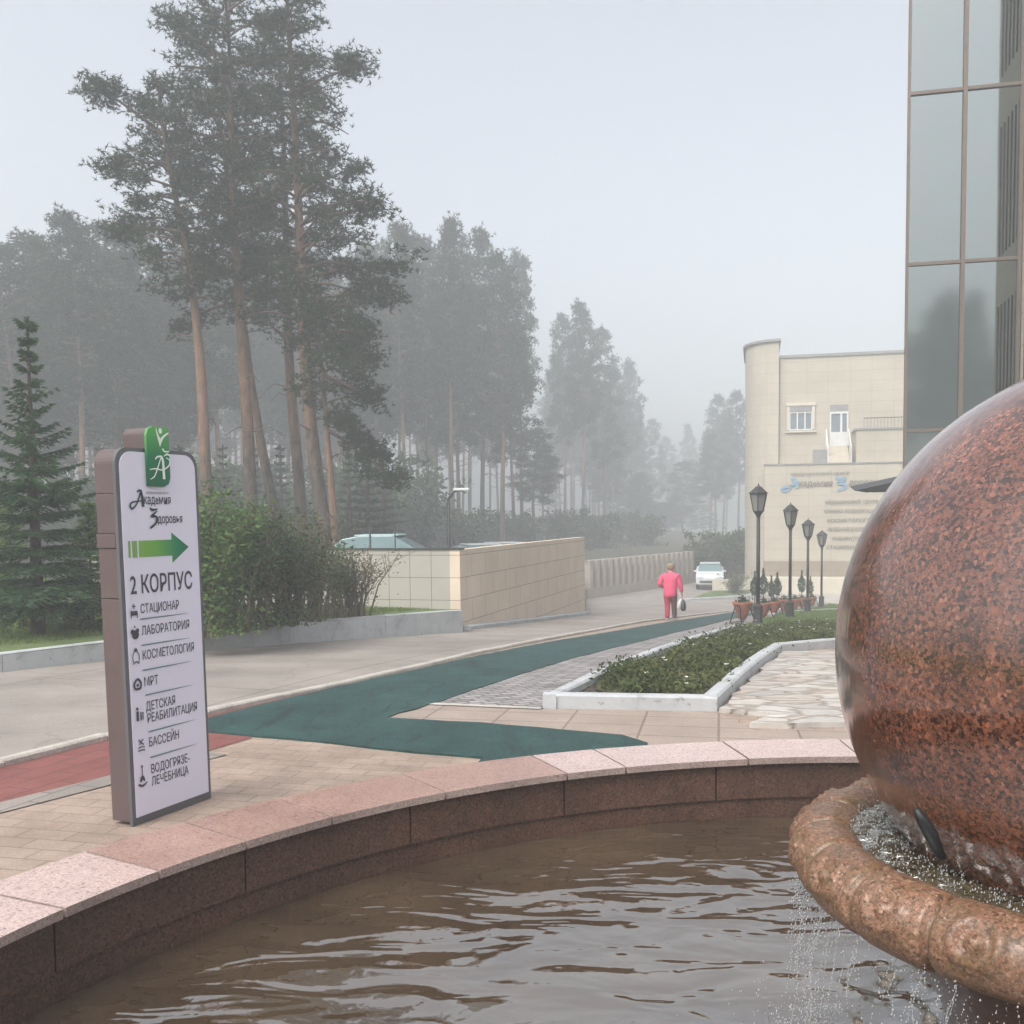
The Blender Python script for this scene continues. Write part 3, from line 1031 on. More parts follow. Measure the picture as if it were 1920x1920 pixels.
# dark spout under the ball
pS = plane_at(1738, 1552, (0, 1.93, 0), (0, 1, 0))
MB().tube([Vector((-0.022, 0, 0.036)), Vector((-0.008, 0.0, 0.014)), Vector((0.008, 0.0, -0.014)), Vector((0.03, 0.0, -0.06))], [0.006, 0.012, 0.014, 0.009], 10).build('fountain_spout', M['black'], None, True, loc=pS)
tag(bpy.data.objects['fountain_spout'], 'small black water spout poking up under the granite ball', 'spout')

# falling water: strands, beads and splashes round the bowl
mb = MB()
chains = []
for k in range(260):
    a = rnd.uniform(math.pi * 0.75, math.pi * 1.75)
    r0 = TR + Tr * rnd.uniform(0.3, 0.95)
    z0 = BOWL_Z - Tr * rnd.uniform(0.5, 1.0)
    L = rnd.choice([0.05, 0.08, 0.12, 0.2, 0.3]) * rnd.uniform(0.7, 1.3)
    z0 -= rnd.choice([0, 0, 0.1, 0.2]) * rnd.random()
    n = max(4, int(L / 0.007))
    pts, rad = [], []
    wob = rnd.uniform(0.001, 0.005)
    ph = rnd.uniform(0, 9)
    for i in range(n):
        t = i / (n - 1)
        z = z0 - t * L
        if z < WATER_Z: break
        rr = r0 + 0.03 * t + wob * math.sin(ph + t * 9)
        aa = a + 0.008 * math.sin(ph * 2 + t * 7)
        pts.append((BOWL_C[0] + rr * math.cos(aa), BOWL_C[1] + rr * math.sin(aa), z))
        rad.append(max(0.0004, 0.0012 + 0.0013 * math.sin(ph * 3 + i * 2.3)) * (0.5 if i in (0, n - 1) else 1))
    if len(pts) > 2 and k % 3 == 0: mb.tube(pts, [r_ * 0.6 for r_ in rad], 4)
    for q_, r_ in zip(pts, rad): chains.append((q_, r_))
def bead(mb, c, r_):
    x, y, z = c
    mb.add([(x + r_, y, z), (x - r_, y, z), (x, y + r_, z), (x, y - r_, z), (x, y, z + r_ * 1.6), (x, y, z - r_ * 1.4)],
           [(0, 2, 4), (2, 1, 4), (1, 3, 4), (3, 0, 4), (2, 0, 5), (1, 2, 5), (3, 1, 5), (0, 3, 5)])
for (x_, y_, z_), r_ in chains:            # beaded streams
    if rnd.random() < 0.8: bead(mb, (x_ + rnd.gauss(0, 0.0015), y_ + rnd.gauss(0, 0.0015), z_ + rnd.gauss(0, 0.002)), rnd.uniform(0.0009, 0.0027))
for k in range(1100):                      # drops still falling
    a = rnd.uniform(math.pi * 0.72, math.pi * 1.75)
    a = round(a / 0.055) * 0.055 + rnd.gauss(0, 0.008)
    rr = TR + Tr * 0.8 + rnd.gauss(0, 0.018)
    z = rnd.uniform(WATER_Z, BOWL_Z - 0.06)
    bead(mb, (BOWL_C[0] + rr * math.cos(a), BOWL_C[1] + rr * math.sin(a), z), rnd.uniform(0.001, 0.0032))
for k in range(2600):
    a = rnd.uniform(math.pi * 0.72, math.pi * 1.7)
    rr = TR + Tr + abs(rnd.gauss(0, 0.10)) - 0.03
    z = WATER_Z + abs(rnd.gauss(0, 0.06)) + 0.003
    if z > BOWL_Z - 0.06: continue
    bead(mb, (BOWL_C[0] + rr * math.cos(a), BOWL_C[1] + rr * math.sin(a), z), rnd.uniform(0.0012, 0.0036))
for k in range(1300):                       # churned water between bowl rim and ball
    a = rnd.uniform(math.pi * 0.70, math.pi * 1.42)
    rr = rnd.uniform(0.46, TR - 0.045)
    bead(mb, (BOWL_C[0] + rr * math.cos(a), BOWL_C[1] + rr * math.sin(a), BOWL_Z + 0.060 + abs(rnd.gauss(0, 0.009))), rnd.uniform(0.0009, 0.0026))
o = mb.build('falling_water', M['drops'], None, True, uv=False)
tag(o, 'thin strands and drops of water falling from the bowl rim into the pool', 'falling water', kind='stuff')

# ------------------------------------------------------------------ direction sign
SA, SB = plane_at(243, 1553, (0, 0, 0), (0, 0, 1)), plane_at(387, 1499, (0, 0, 0), (0, 0, 1))
sd = (SB - SA).normalized()
SW = (SB - SA).length
srot = math.atan2(sd.y, sd.x)
sn = Vector((sd.y, -sd.x, 0))
sign = empty('direction_sign', SA, srot, 'tall white direction sign in a brown frame with a green arrow, beside the fountain', 'direction sign')
LEAN = 0.022


def sxz(px, py):
    p = plane_at(px, py, SA + Vector((0, 0, 0)), sn)
    return ((p - SA).dot(sd), p.z)


TH = 0.155
# local frame: x along the panel, -y towards the viewer, z up; lean = shear of the post to the left at the top
def lean(o):
    for v_ in o.data.vertices: v_.co.x -= v_.co.z * LEAN
    return o


def round_top(x0, x1, z0, z1, r_, n=8):
    pts = [(x0, z0), (x1, z0)]
    for i in range(n + 1):
        a = math.pi / 2 * i / n
        pts.append((x1 - r_ + r_ * math.cos(a), z1 - r_ + r_ * math.sin(a)))
    for i in range(n + 1):
        a = math.pi / 2 + math.pi / 2 * i / n
        pts.append((x0 + r_ + r_ * math.cos(a), z1 - r_ + r_ * math.sin(a)))
    return pts


def plate(name, poly, y0, y1, mt, parent, bevel=0.0):
    mb = MB()
    mb.prism(poly, y0, y1)
    mb.v = [(x, -z, y) for x, y, z in mb.v]          # prism (x,y,z)->(x,-z,y): z0..z1 becomes towards the viewer
    o = mb.build(name, mt, parent, bevel=bevel)
    return lean(o)


SX0, SX1 = 0.03, SW + 0.04
for z0, z1, grow in ((0.02, 1.268, 0.0), (1.272, 1.545, 0.0), (1.549, 1.625, 0.006), (1.629, 1.846, 0.0)):
    plate('casing', [(SX0 - grow, z0), (SX1 + grow, z0), (SX1 + grow, z1), (SX0 - grow, z1)], -TH - grow, -0.022, M['sign_side'], sign, 0.004)
plate('casing', round_top(SX0, SX1, 1.85, 2.095, 0.09), -TH, -0.022, M['sign_side'], sign)
plate('frame', round_top(SX0 - 0.004, SX1 + 0.004, 0.0, 2.10, 0.09), -0.021, 0.0, M['sign_frame'], sign)
plate('panel', round_top(SX0 + 0.022, SX1 - 0.022, 0.045, 2.078, 0.085), 0.001, 0.006, M['sign_panel'], sign)
tx0, tx1, tz0, tz1 = 0.243, 0.418, 1.89, 2.225
tabm = plate('emblem_plate', [(tx0, tz0 + 0.0), (tx1 - 0.05, tz0), (tx1 - 0.015, tz0 + 0.015), (tx1, tz0 + 0.05), (tx1, tz1), (tx0 + 0.05, tz1), (tx0 + 0.015, tz1 - 0.015), (tx0, tz1 - 0.05)], 0.007, 0.022, M['tab_green'], sign)
plate('emblem_housing', round_top(tx0 + 0.012, tx1 - 0.004, 2.102, 2.22, 0.045), -TH - 0.005, 0.0, M['sign_side'], sign)


def ribbon_poly(pts, widths):
    """outline of a stroke of varying width"""
    L_, R_ = [], []
    n = len(pts)
    for i in range(n):
        a, c = Vector(pts[max(i - 1, 0)]), Vector(pts[min(i + 1, n - 1)])
        t = (c - a).normalized()
        q = Vector((-t.y, t.x)) * widths[i] / 2
        p = Vector(pts[i])
        L_.append(tuple(p + q))
        R_.append(tuple(p - q))
    return L_, R_


def stroke(mb, pts, widths, y, th=0.002, sub=5):
    # smooth the polyline (Catmull-Rom), then build quads
    P = [Vector(p) for p in pts]
    Q, W = [], []
    for i in range(len(P) - 1):
        p0, p1, p2, p3 = P[max(i - 1, 0)], P[i], P[i + 1], P[min(i + 2, len(P) - 1)]
        for k in range(sub):
            t = k / sub
            Q.append(0.5 * ((2 * p1) + (p2 - p0) * t + (2 * p0 - 5 * p1 + 4 * p2 - p3) * t * t + (3 * p1 - p0 - 3 * p2 + p3) * t ** 3))
            W.append(widths[i] * (1 - t) + widths[i + 1] * t)
    Q.append(P[-1])
    W.append(widths[-1])
    L_, R_ = ribbon_poly([tuple(q) for q in Q], W)
    n = len(Q)
    vs = [(p[0], -y - th, p[1]) for p in L_] + [(p[0], -y - th, p[1]) for p in R_]
    fs = [(i, i + 1, n + i + 1, n + i) for i in range(n - 1)]
    mb.add(vs, fs)


def tabuv(x, y):
    """crop pixel of the emblem -> sign plane"""
    u, w = (x - 605) / 212.0, 1 - (y - 125) / 550.0
    return (tx0 + u * (tx1 - tx0), tz0 + w * (tz1 - tz0))


em = MB()
k = (tx1 - tx0) / 212.0
stroke(em, [tabuv(696, 138), tabuv(706, 190), tabuv(722, 240), tabuv(728, 305)], [6 * k, 14 * k, 24 * k, 4 * k], 0.0225)
stroke(em, [tabuv(728, 300), tabuv(740, 245), tabuv(770, 205), tabuv(814, 172)], [4 * k, 24 * k, 16 * k, 10 * k], 0.0227)
dc = tabuv(736, 160)
em.add([(dc[0] + 17 * k * math.cos(a), -0.0249, dc[1] + 20 * k * math.sin(a)) for a in [2 * math.pi * i / 14 for i in range(14)]], [tuple(range(14))])
stroke(em, [tabuv(622, 612), tabuv(660, 585), tabuv(690, 520), tabuv(726, 420), tabuv(738, 398)], [5 * k, 9 * k, 11 * k, 9 * k, 9 * k], 0.0229)
stroke(em, [tabuv(676, 425), tabuv(700, 400), tabuv(742, 396)], [10 * k, 12 * k, 14 * k], 0.0231)
stroke(em, [tabuv(736, 396), tabuv(748, 440), tabuv(750, 520), tabuv(752, 606)], [16 * k, 22 * k, 22 * k, 26 * k], 0.0233)
stroke(em, [tabuv(620, 522), tabuv(680, 512), tabuv(740, 520), tabuv(800, 480), tabuv(812, 430), tabuv(780, 405)], [6 * k, 10 * k, 9 * k, 11 * k, 10 * k, 6 * k], 0.0235)
stroke(em, [tabuv(748, 322), tabuv(768, 348), tabuv(812, 344)], [16 * k, 12 * k, 8 * k], 0.0237)
stroke(em, [tabuv(758, 392), tabuv(790, 372), tabuv(814, 384)], [6 * k, 14 * k, 10 * k], 0.0239)
lean(em.build('emblem', M['emblem_white'], sign, uv=False))


def text_obj(name, s, parent, mt, x, z, h, w=None, y=0.0085, lean_it=True, bold=0.0, shear=0.0, depth=0.0008):
    """flat lettering: cap height h, optional total width w, left-bottom at x,z"""
    cu = bpy.data.curves.new(name, 'FONT')
    cu.body = s.replace('\u0435', 'e')      # same shape; this outline fills cleanly
    cu.resolution_u = 3
    cu.size = 1.0
    cu.offset = bold
    cu.shear = shear
    ob = bpy.data.objects.new(name, cu)
    COL.objects.link(ob)
    dg = bpy.context.evaluated_depsgraph_get()
    me = bpy.data.meshes.new_from_object(ob.evaluated_get(dg))
    bpy.data.objects.remove(ob)
    bpy.data.curves.remove(cu)
    xs = [v_.co.x for v_ in me.vertices]
    x0_, x1_ = min(xs), max(xs)
    ky = h / 0.70
    kx = (w / (x1_ - x0_)) if w else ky
    for v_ in me.vertices:
        v_.co = Vector((x + (v_.co.x - x0_) * kx, -y, z + v_.co.y * ky))
    me.materials.clear()
    me.materials.append(mt)
    o = bpy.data.objects.new(name, me)
    COL.objects.link(o)
    o.parent = parent
    if lean_it: lean(o)
    return o


def srow(s, px0, py0, px1, h, mt=None, bold=0.0, shear=0.0):
    x0_, z0_ = sxz(px0, py0)
    x1_, _ = sxz(px1, py0 - (px1 - px0) * 0.12)
    zc = z0_
    return text_obj('lettering', s, sign, mt or M['ink'], x0_ + zc * LEAN, zc, h, x1_ - x0_, bold=bold, shear=shear)


srow('МЕДИЦИНСКИЙ ЦЕНТР', 272, 926, 314, 0.012)
srow('кадемия', 268, 945, 318, 0.052, bold=0.010)
srow('доровья', 294, 981, 340, 0.050, bold=0.010)


def cpx(x, y):
    p = sxz(150 + x * 0.1979, 780 + y * 0.1979)
    return (p[0] + p[1] * LEAN, p[1])


am = MB()
stroke(am, [cpx(592, 800), cpx(540, 808), cpx(480, 818), cpx(462, 850), cpx(482, 878), cpx(520, 840), cpx(550, 760), cpx(566, 712)], [0.003, 0.007, 0.010, 0.013, 0.012, 0.009, 0.010, 0.012], 0.0085)
stroke(am, [cpx(525, 722), cpx(545, 706), cpx(572, 710)], [0.006, 0.012, 0.012], 0.0088)
stroke(am, [cpx(566, 712), cpx(576, 770), cpx(586, 860)], [0.012, 0.016, 0.018], 0.0091)
lean(am.build('lettering', M['navy'], sign, uv=False))
am = MB()
stroke(am, [cpx(650, 868), cpx(672, 890), cpx(722, 880)], [0.008, 0.016, 0.006], 0.0085)
stroke(am, [cpx(718, 898), cpx(690, 925), cpx(664, 952), cpx(700, 950), cpx(718, 975), cpx(704, 1018), cpx(655, 1062)], [0.007, 0.010, 0.014, 0.013, 0.016, 0.014, 0.012], 0.0088)
lean(am.build('lettering', M['navy'], sign, uv=False))
# arrow with two bars at its tail
ax0, ax1 = 0.052 + 0.033, 0.525 + 0.033
zc = 1.541
plate('arrow', [(ax0 + 0.078, zc - 0.046), (0.388 + 0.033, zc - 0.046), (0.388 + 0.033, zc - 0.087), (ax1, zc), (0.388 + 0.033, zc + 0.087), (0.388 + 0.033, zc + 0.046), (ax0 + 0.078, zc + 0.046)], 0.0062, 0.008, M['arrow_green'], sign)
M['bar_green'] = mat('bar_green', srgb(122, 160, 92), 0.4, 0.02)
plate('arrow_bar', [(ax0, zc - 0.046), (ax0 + 0.016, zc - 0.046), (ax0 + 0.016, zc + 0.046), (ax0, zc + 0.046)], 0.0062, 0.008, M['bar_green'], sign)
plate('arrow_bar', [(ax0 + 0.028, zc - 0.046), (ax0 + 0.066, zc - 0.046), (ax0 + 0.066, zc + 0.046), (ax0 + 0.028, zc + 0.046)], 0.0062, 0.008, M['bar_green'], sign)
srow('2 КОРПУС', 243, 1114, 359, 0.098, bold=0.012)
for s, a0, b0, a1 in (('СТАЦИОНАР', 262, 1150, 334), ('ЛАБОРАТОРИЯ', 264, 1191, 353), ('КОСМЕТОЛОГИЯ', 266, 1237, 362), ('МРТ', 269, 1287, 295),
                      ('ДЕТСКАЯ', 272, 1333, 327), ('РЕАБИЛИТАЦИЯ', 275, 1355, 368), ('БАССЕЙН', 278, 1400, 334), ('ВОДОГРЯЗЕ-', 282, 1450, 354), ('ЛЕЧЕБНИЦА', 283, 1473, 352)):
    srow(s, a0, b0, a1, 0.050, bold=0.006)
for x0_, z0_, x1_ in ((0.145, 1.15, 0.535), (0.145, 1.003, 0.535), (0.145, 0.862, 0.535), (0.155, 0.72, 0.54), (0.165, 0.509, 0.55), (0.17, 0.361, 0.555)):
    rl = MB()
    stroke(rl, [(x0_, z0_), ((x0_ + x1_) / 2, z0_), (x1_, z0_)], [0.008, 0.007, 0.001], 0.0085)
    lean(rl.build('ruled_line', M['rule'], sign, uv=False))
# small pictograms
ic = MB()
def disc(mb, x, z, r_, y=0.0087, sx=1.0):
    mb.add([(x + sx * r_ * math.cos(a), -y - 0.002, z + r_ * math.sin(a)) for a in [2 * math.pi * i / 12 for i in range(12)]], [tuple(range(12))])
def bar(mb, x, z, w, h, y=0.0087):
    mb.add([(x, -y - 0.002, z), (x + w, -y - 0.002, z), (x + w, -y - 0.002, z + h), (x, -y - 0.002, z + h)], [(0, 1, 2, 3)])
bx = 0.098
bar(ic, bx - 0.022, 1.175, 0.05, 0.025); bar(ic, bx - 0.022, 1.16, 0.006, 0.045); bar(ic, bx + 0.024, 1.16, 0.006, 0.03)
bar(ic, bx + 0.000, 1.212, 0.006, 0.028); bar(ic, bx - 0.009, 1.222, 0.024, 0.007)
lean(ic.build('pictogram', M['ink'], sign, uv=False))
ic = MB()
disc(ic, bx + 0.006, 1.068, 0.026); disc(ic, bx - 0.014, 1.085, 0.014); disc(ic, bx + 0.022, 1.09, 0.012); disc(ic, bx + 0.002, 1.112, 0.006)
lean(ic.build('pictogram', M['ink'], sign, uv=False))
ic = MB()
stroke(ic, [(bx - 0.016, 0.91), (bx - 0.022, 0.945), (bx - 0.008, 0.975), (bx + 0.012, 0.975), (bx + 0.026, 0.945), (bx + 0.02, 0.91)], [0.005] * 6, 0.0085)
stroke(ic, [(bx - 0.02, 0.905), (bx + 0.002, 0.918), (bx + 0.024, 0.905)], [0.006] * 3, 0.0087); disc(ic, bx + 0.002, 0.982, 0.011)
lean(ic.build('pictogram', M['ink'], sign, uv=False))
ic = MB()
stroke(ic, [(bx - 0.014, 0.762), (bx - 0.022, 0.79), (bx - 0.004, 0.815), (bx + 0.014, 0.815), (bx + 0.030, 0.79), (bx + 0.022, 0.762)], [0.013] * 6, 0.0085)
disc(ic, bx + 0.004, 0.785, 0.009); bar(ic, bx - 0.012, 0.757, 0.034, 0.014)
lean(ic.build('pictogram', M['ink'], sign, uv=False))
ic = MB()
bar(ic, bx - 0.016, 0.585, 0.017, 0.055); disc(ic, bx - 0.008, 0.653, 0.009); bar(ic, bx + 0.012, 0.585, 0.009, 0.034); disc(ic, bx + 0.017, 0.626, 0.006)
bar(ic, bx + 0.028, 0.588, 0.008, 0.03); disc(ic, bx + 0.032, 0.625, 0.006)
lean(ic.build('pictogram', M['ink'], sign, uv=False))
ic = MB()
stroke(ic, [(bx - 0.016, 0.415), (bx + 0.008, 0.418), (bx + 0.034, 0.415)], [0.007] * 3, 0.0085); stroke(ic, [(bx - 0.016, 0.432), (bx + 0.008, 0.436), (bx + 0.034, 0.432)], [0.006] * 3, 0.0085)
stroke(ic, [(bx - 0.008, 0.478), (bx + 0.008, 0.462), (bx + 0.026, 0.446)], [0.008] * 3, 0.0085); stroke(ic, [(bx + 0.026, 0.478), (bx + 0.008, 0.464), (bx - 0.006, 0.45)], [0.007] * 3, 0.0087)
lean(ic.build('pictogram', M['ink'], sign, uv=False))
ic = MB()
stroke(ic, [(bx - 0.026, 0.228), (bx + 0.006, 0.215), (bx + 0.042, 0.232)], [0.012, 0.014, 0.004], 0.0085); stroke(ic, [(bx - 0.010, 0.24), (bx + 0.006, 0.262), (bx + 0.022, 0.24)], [0.012, 0.024, 0.008], 0.0087)
bar(ic, bx + 0.004, 0.262, 0.005, 0.06); disc(ic, bx + 0.006, 0.325, 0.007)
lean(ic.build('pictogram', M['ink'], sign, uv=False))

# ------------------------------------------------------------------ haze
hz = MB().box((0, 95, 16.5), (330, 430, 41.5)).build('haze', [], None, uv=False)
hz['kind'] = 'stuff'
m = bpy.data.materials.new('haze_air')
m.use_nodes = True
nt = m.node_tree
nt.nodes.clear()
o_ = nt.nodes.new('ShaderNodeOutputMaterial')
pv = nt.nodes.new('ShaderNodeVolumePrincipled')
pv.inputs['Color'].default_value = (0.93, 0.965, 1.0, 1)
pv.inputs['Density'].default_value = 0.0062
pv.inputs['Anisotropy'].default_value = 0.2
nt.links.new(pv.outputs[0], o_.inputs['Volume'])
hz.data.materials.append(m)
m.cycles.homogeneous_volume = True

# ------------------------------------------------------------------ retaining wall
WT = 0.94 + 0.02
wc, we = Vector(wall_corner), Vector(wall_end)
wdir = (we - wc).normalized()
wper = Vector((-wdir.y, wdir.x))
lw_end = wc + wper * 9.0
ztop = depth_at(862, 1031, wc.y).z
mb = MB()
th = 0.22
a, c, d = wc, we, lw_end
# plan: L-shaped wall, thickness towards the terrace
inner_c = wc + wdir * th + wper * th
plan_r = [a, c, c + wper * th, inner_c]
vsr = []
def wall_run(mb, p, q, thick, zt_, mi, steps=12):
    n = Vector(q) - Vector(p)
    L = n.length
    n = n / L
    pr = Vector((-n.y, n.x)) * thick
    for i in range(steps):
        e0, e1 = Vector(p) + n * L * i / steps, Vector(p) + n * L * (i + 1) / steps
        vs = [(e0.x, e0.y, SLN(*e0) - 0.3), (e1.x, e1.y, SLN(*e1) - 0.3), (e1.x, e1.y, zt_), (e0.x, e0.y, zt_)]
        e0, e1 = e0 + pr, e1 + pr
        vs += [(e0.x, e0.y, SLN(*e0) - 0.3), (e1.x, e1.y, SLN(*e1) - 0.3), (e1.x, e1.y, zt_), (e0.x, e0.y, zt_)]
        fs = [(0, 1, 2, 3), (5, 4, 7, 6), (3, 2, 6, 7)]
        if i == 0: fs.append((4, 0, 3, 7))
        if i == steps - 1: fs.append((1, 5, 6, 2))
        mb.add(vs, fs, mi)


rw = empty('retaining_wall', (0, 0, 0), 0, 'tiled retaining wall with a pale side and a tan side, cars parked behind it', 'wall')
wm = MB()
wall_run(wm, a, c, th, ztop, 1)
wm.build('tan_side', [M['wall_pale'], M['wall_tan']], rw)
wm = MB()
p0_ = lw_end + wdir * 0.002
wall_run(wm, Vector(lw_end), wc - wper * 0.0 + wdir * 0.002, th, ztop + 0.003, 0)
wm.build('pale_side', [M['wall_pale']], rw)
mb = MB()
mid = (wc + lw_end) / 2 + wdir * (th / 2)
mb.box((mid.x, mid.y, ztop + 0.018), ((lw_end - wc).length + 0.04, th + 0.05, 0.03), math.atan2(wper.y, wper.x))
mb.build('cap', M['dark_grey'], rw)

# thin lamp post and two poles by the wall
def post(name, px, py_base_top, Y, ztop_, r_, label, cat, arm=None):
    p = depth_at(px, py_base_top, Y)
    z0 = zt(p.x, p.y)
    t = empty(name, (p.x, p.y, z0), 0, label, cat)
    MB().tube([(0, 0, 0), (0, 0, ztop_ - z0)], [r_, r_ * 0.75], 8).build('pole', M['lamp_metal'], t, True)
    if arm:
        dx, dz = arm
        MB().tube([(0, 0, ztop_ - z0 - 0.02), (dx * 0.5, 0, ztop_ - z0 + dz * 0.6), (dx, 0, ztop_ - z0 + dz)], r_ * 0.6, 6).build('arm', M['lamp_metal'], t, True)
        MB().box((dx + 0.12, 0, ztop_ - z0 + dz + 0.02), (0.42, 0.14, 0.07)).build('lamp_head', M['white'], t, bevel=0.02)
    return t


post('street_lamp', 842, 1020, 27, depth_at(842, 935, 27).z, 0.05, 'thin street lamp with a short slanted arm behind the tan wall', 'street lamp', (0.22, 0.22))
post('metal_pole', 694, 1020, 23.6, depth_at(694, 985, 23.6).z, 0.03, 'short dark pole above the pale wall, left one beside the teal car', 'pole')
post('metal_pole', 741, 1020, 23.4, depth_at(741, 985, 23.4).z, 0.022, 'short dark pole above the pale wall, in front of the teal car roof', 'pole')

# ------------------------------------------------------------------ cars
def make_car(name, body_mat, label, group=None, L=4.3, W=1.75, Hc=1.48, van=False):
    """x forward"""
    t = empty(name, (0, 0, 0), 0, label, 'car', group)
    hl = L / 2
    if van:
        prof = [(-hl, 0.35), (-hl, 1.0), (-hl + 0.08, 1.2), (hl - 1.15, 1.05), (hl - 0.25, 0.86), (hl, 0.7), (hl, 0.32)]
        cab = [(-hl + 0.03, 1.12), (-hl + 0.15, Hc - 0.06), (-hl + 0.4, Hc), (hl - 1.9, Hc), (hl - 1.05, 1.03)]
    else:
        prof = [(-hl, 0.38), (-hl, 0.82), (-hl + 0.12, 0.96), (-hl + 0.7, 1.0), (hl - 1.35, 0.97), (hl - 0.3, 0.84), (hl, 0.66), (hl, 0.34)]
        cab = [(-hl + 0.35, 0.97), (-hl + 0.85, Hc - 0.08), (-hl + 1.3, Hc), (hl - 2.15, Hc), (hl - 1.25, 0.96)]
    mb = MB()
    mb.prism(prof, -W / 2, W / 2)
    mb.v = [(x, z, y) for x, y, z in mb.v]
    mb.f = [tuple(reversed(f)) for f in mb.f]
    mb.build('body', body_mat, t, bevel=0.05)
    mb = MB()
    mb.prism(cab, -W / 2 + 0.1, W / 2 - 0.1)
    mb.v = [(x, z * (1 - 0.12 * max(0, (y - 0.95) / 0.5)), y) for x, y, z in mb.v]
    mb.f = [tuple(reversed(f)) for f in mb.f]
    mb.build('windows', M['car_glass'], t, bevel=0.03)
    rx0, rx1 = cab[2][0], cab[3][0]
    MB().box(((rx0 + rx1) / 2, 0, Hc + 0.004), (rx1 - rx0 + 0.25, W - 0.42, 0.035)).build('roof', body_mat, t, bevel=0.015)
    for i, x in enumerate((-hl + 0.78, hl - 0.82)):
        for s in (-1, 1):
            w = MB().lathe([(0.001, -0.1), (0.20, -0.1), (0.29, -0.1), (0.315, -0.06), (0.315, 0.06), (0.29, 0.1), (0.20, 0.1), (0.001, 0.1)], 20)
            w.v = [(p[0], p[2], p[1]) for p in w.v]
            wo = w.build('wheel', M['tyre'], t, True, loc=(x, s * (W / 2 - 0.11), 0.315))
            rm = MB().lathe([(0.001, 0.0), (0.19, 0.0), (0.2, -0.02)], 14)
            rm.v = [(p[0], s * (0.105 + p[2]), p[1]) for p in rm.v]
            rm.build('rim', M['rim'], wo, True)
    for s in (-1, 1):
        MB().box((hl - 0.03, s * (W / 2 - 0.27), 0.70), (0.1, 0.34, 0.15)).build('headlight', M['headlight'], t, bevel=0.03)
    for s in (-1, 1):
        MB().box((hl - 1.45, s * (W / 2 + 0.06), 1.02), (0.12, 0.16, 0.11)).build('mirror', body_mat, t, bevel=0.03)
    MB().box((hl - 0.0, 0, 0.48), (0.05, W * 0.72, 0.13)).build('grille', M['dark_grey'], t, bevel=0.01)
    return t


p = depth_at(745, 1020, 26.5)
car = make_car('parked_car', M['car_teal'], 'pale teal car parked side-on behind the pale tiled wall', 'cars parked behind the wall')
car.location = (p.x, p.y, depth_at(745, 1003, 26.5).z - 1.48)
car.rotation_euler = (0, 0, R(-4))
for (px, py, Y, lab, rz, mt) in ((925, 1019, 33, 'white car roof showing just above the middle of the tan wall', 15, 'car_white'),
                                 (968, 1016, 35.5, 'white car roof just above the far half of the tan wall', 20, 'car_white')):
    p = depth_at(px, py, Y)
    car = make_car('parked_car', M[mt], lab, 'cars parked behind the wall')
    car.location = (p.x, p.y, p.z - 1.5)
    car.rotation_euler = (0, 0, R(rz))
p = depth_at(1331, 1090, 61)
van = make_car('parked_car', M['car_white'], 'white car parked at the end of the road, front towards us', None, L=3.9, W=1.6, Hc=1.45, van=True)
van.location = (p.x, p.y, SLN(p.x, p.y) + 0.02)
van.rotation_euler = (0, 0, R(-101))

# ------------------------------------------------------------------ pillar fence along the road
fa, fb = Vector(fence_a), Vector(fence_b)
fd = (fb - fa).normalized()
fl = (fb - fa).length
fence = empty('pillar_fence', (0, 0, 0), 0, 'pale fence of square pillars on a low plinth along the misty road', 'fence')
frz = math.atan2(fd.y, fd.x)
mb = MB()
mid = fa + fd * fl / 2
zf = SLN(*mid)
MB().box((mid.x, mid.y, zf + 0.22), (fl + 0.4, 0.35, 0.62), frz).build('plinth', mat('fence_plinth', srgb(160, 150, 140), 0.9, 0.12, 2), fence)
MB().box((mid.x, mid.y, zf + 1.98), (fl + 0.2, 0.10, 0.09), frz).build('rail', M['coping_metal'], fence)
np_ = 19
M['pillar'] = mat('fence_pillar', srgb(172, 162, 150), 0.9, 0.12, 2)
pm = MB().box((0, 0, 0), (0.38, 0.38, 1.5), 0)
p_first = pm.build('pillar', M['pillar'], fence, bevel=0.02)
for i in range(np_):
    q = fa + fd * (fl * (i + 0.3) / np_)
    o = p_first if i == 0 else p_first.copy()
    if i:
        COL.objects.link(o)
        o.parent = fence
    o.location = (q.x, q.y, zf + 0.53 + 0.752)
    o.rotation_euler = (0, 0, frz)
MB().box((mid.x + 0.1, mid.y + 0.2, zf + 1.2), (fl, 0.03, 1.3), frz).build('dark_gap_sheet', M['dark_grey'], fence)  # added sheet: dark colour stands in for the hollow gaps between pillars

# low white wall by the far junction
q0, q1 = at(1336, 1109), at(1440, 1108)
lwall = MB()
mid = (q0 + q1) / 2
lwall.box((mid.x, mid.y, mid.z + 0.3), ((q1 - q0).length, 0.3, 0.75), math.atan2((q1 - q0).y, (q1 - q0).x))
o = lwall.build('low_wall', M['cream'], bevel=0.02)
tag(o, 'low cream wall beside the white car at the far junction', 'wall')

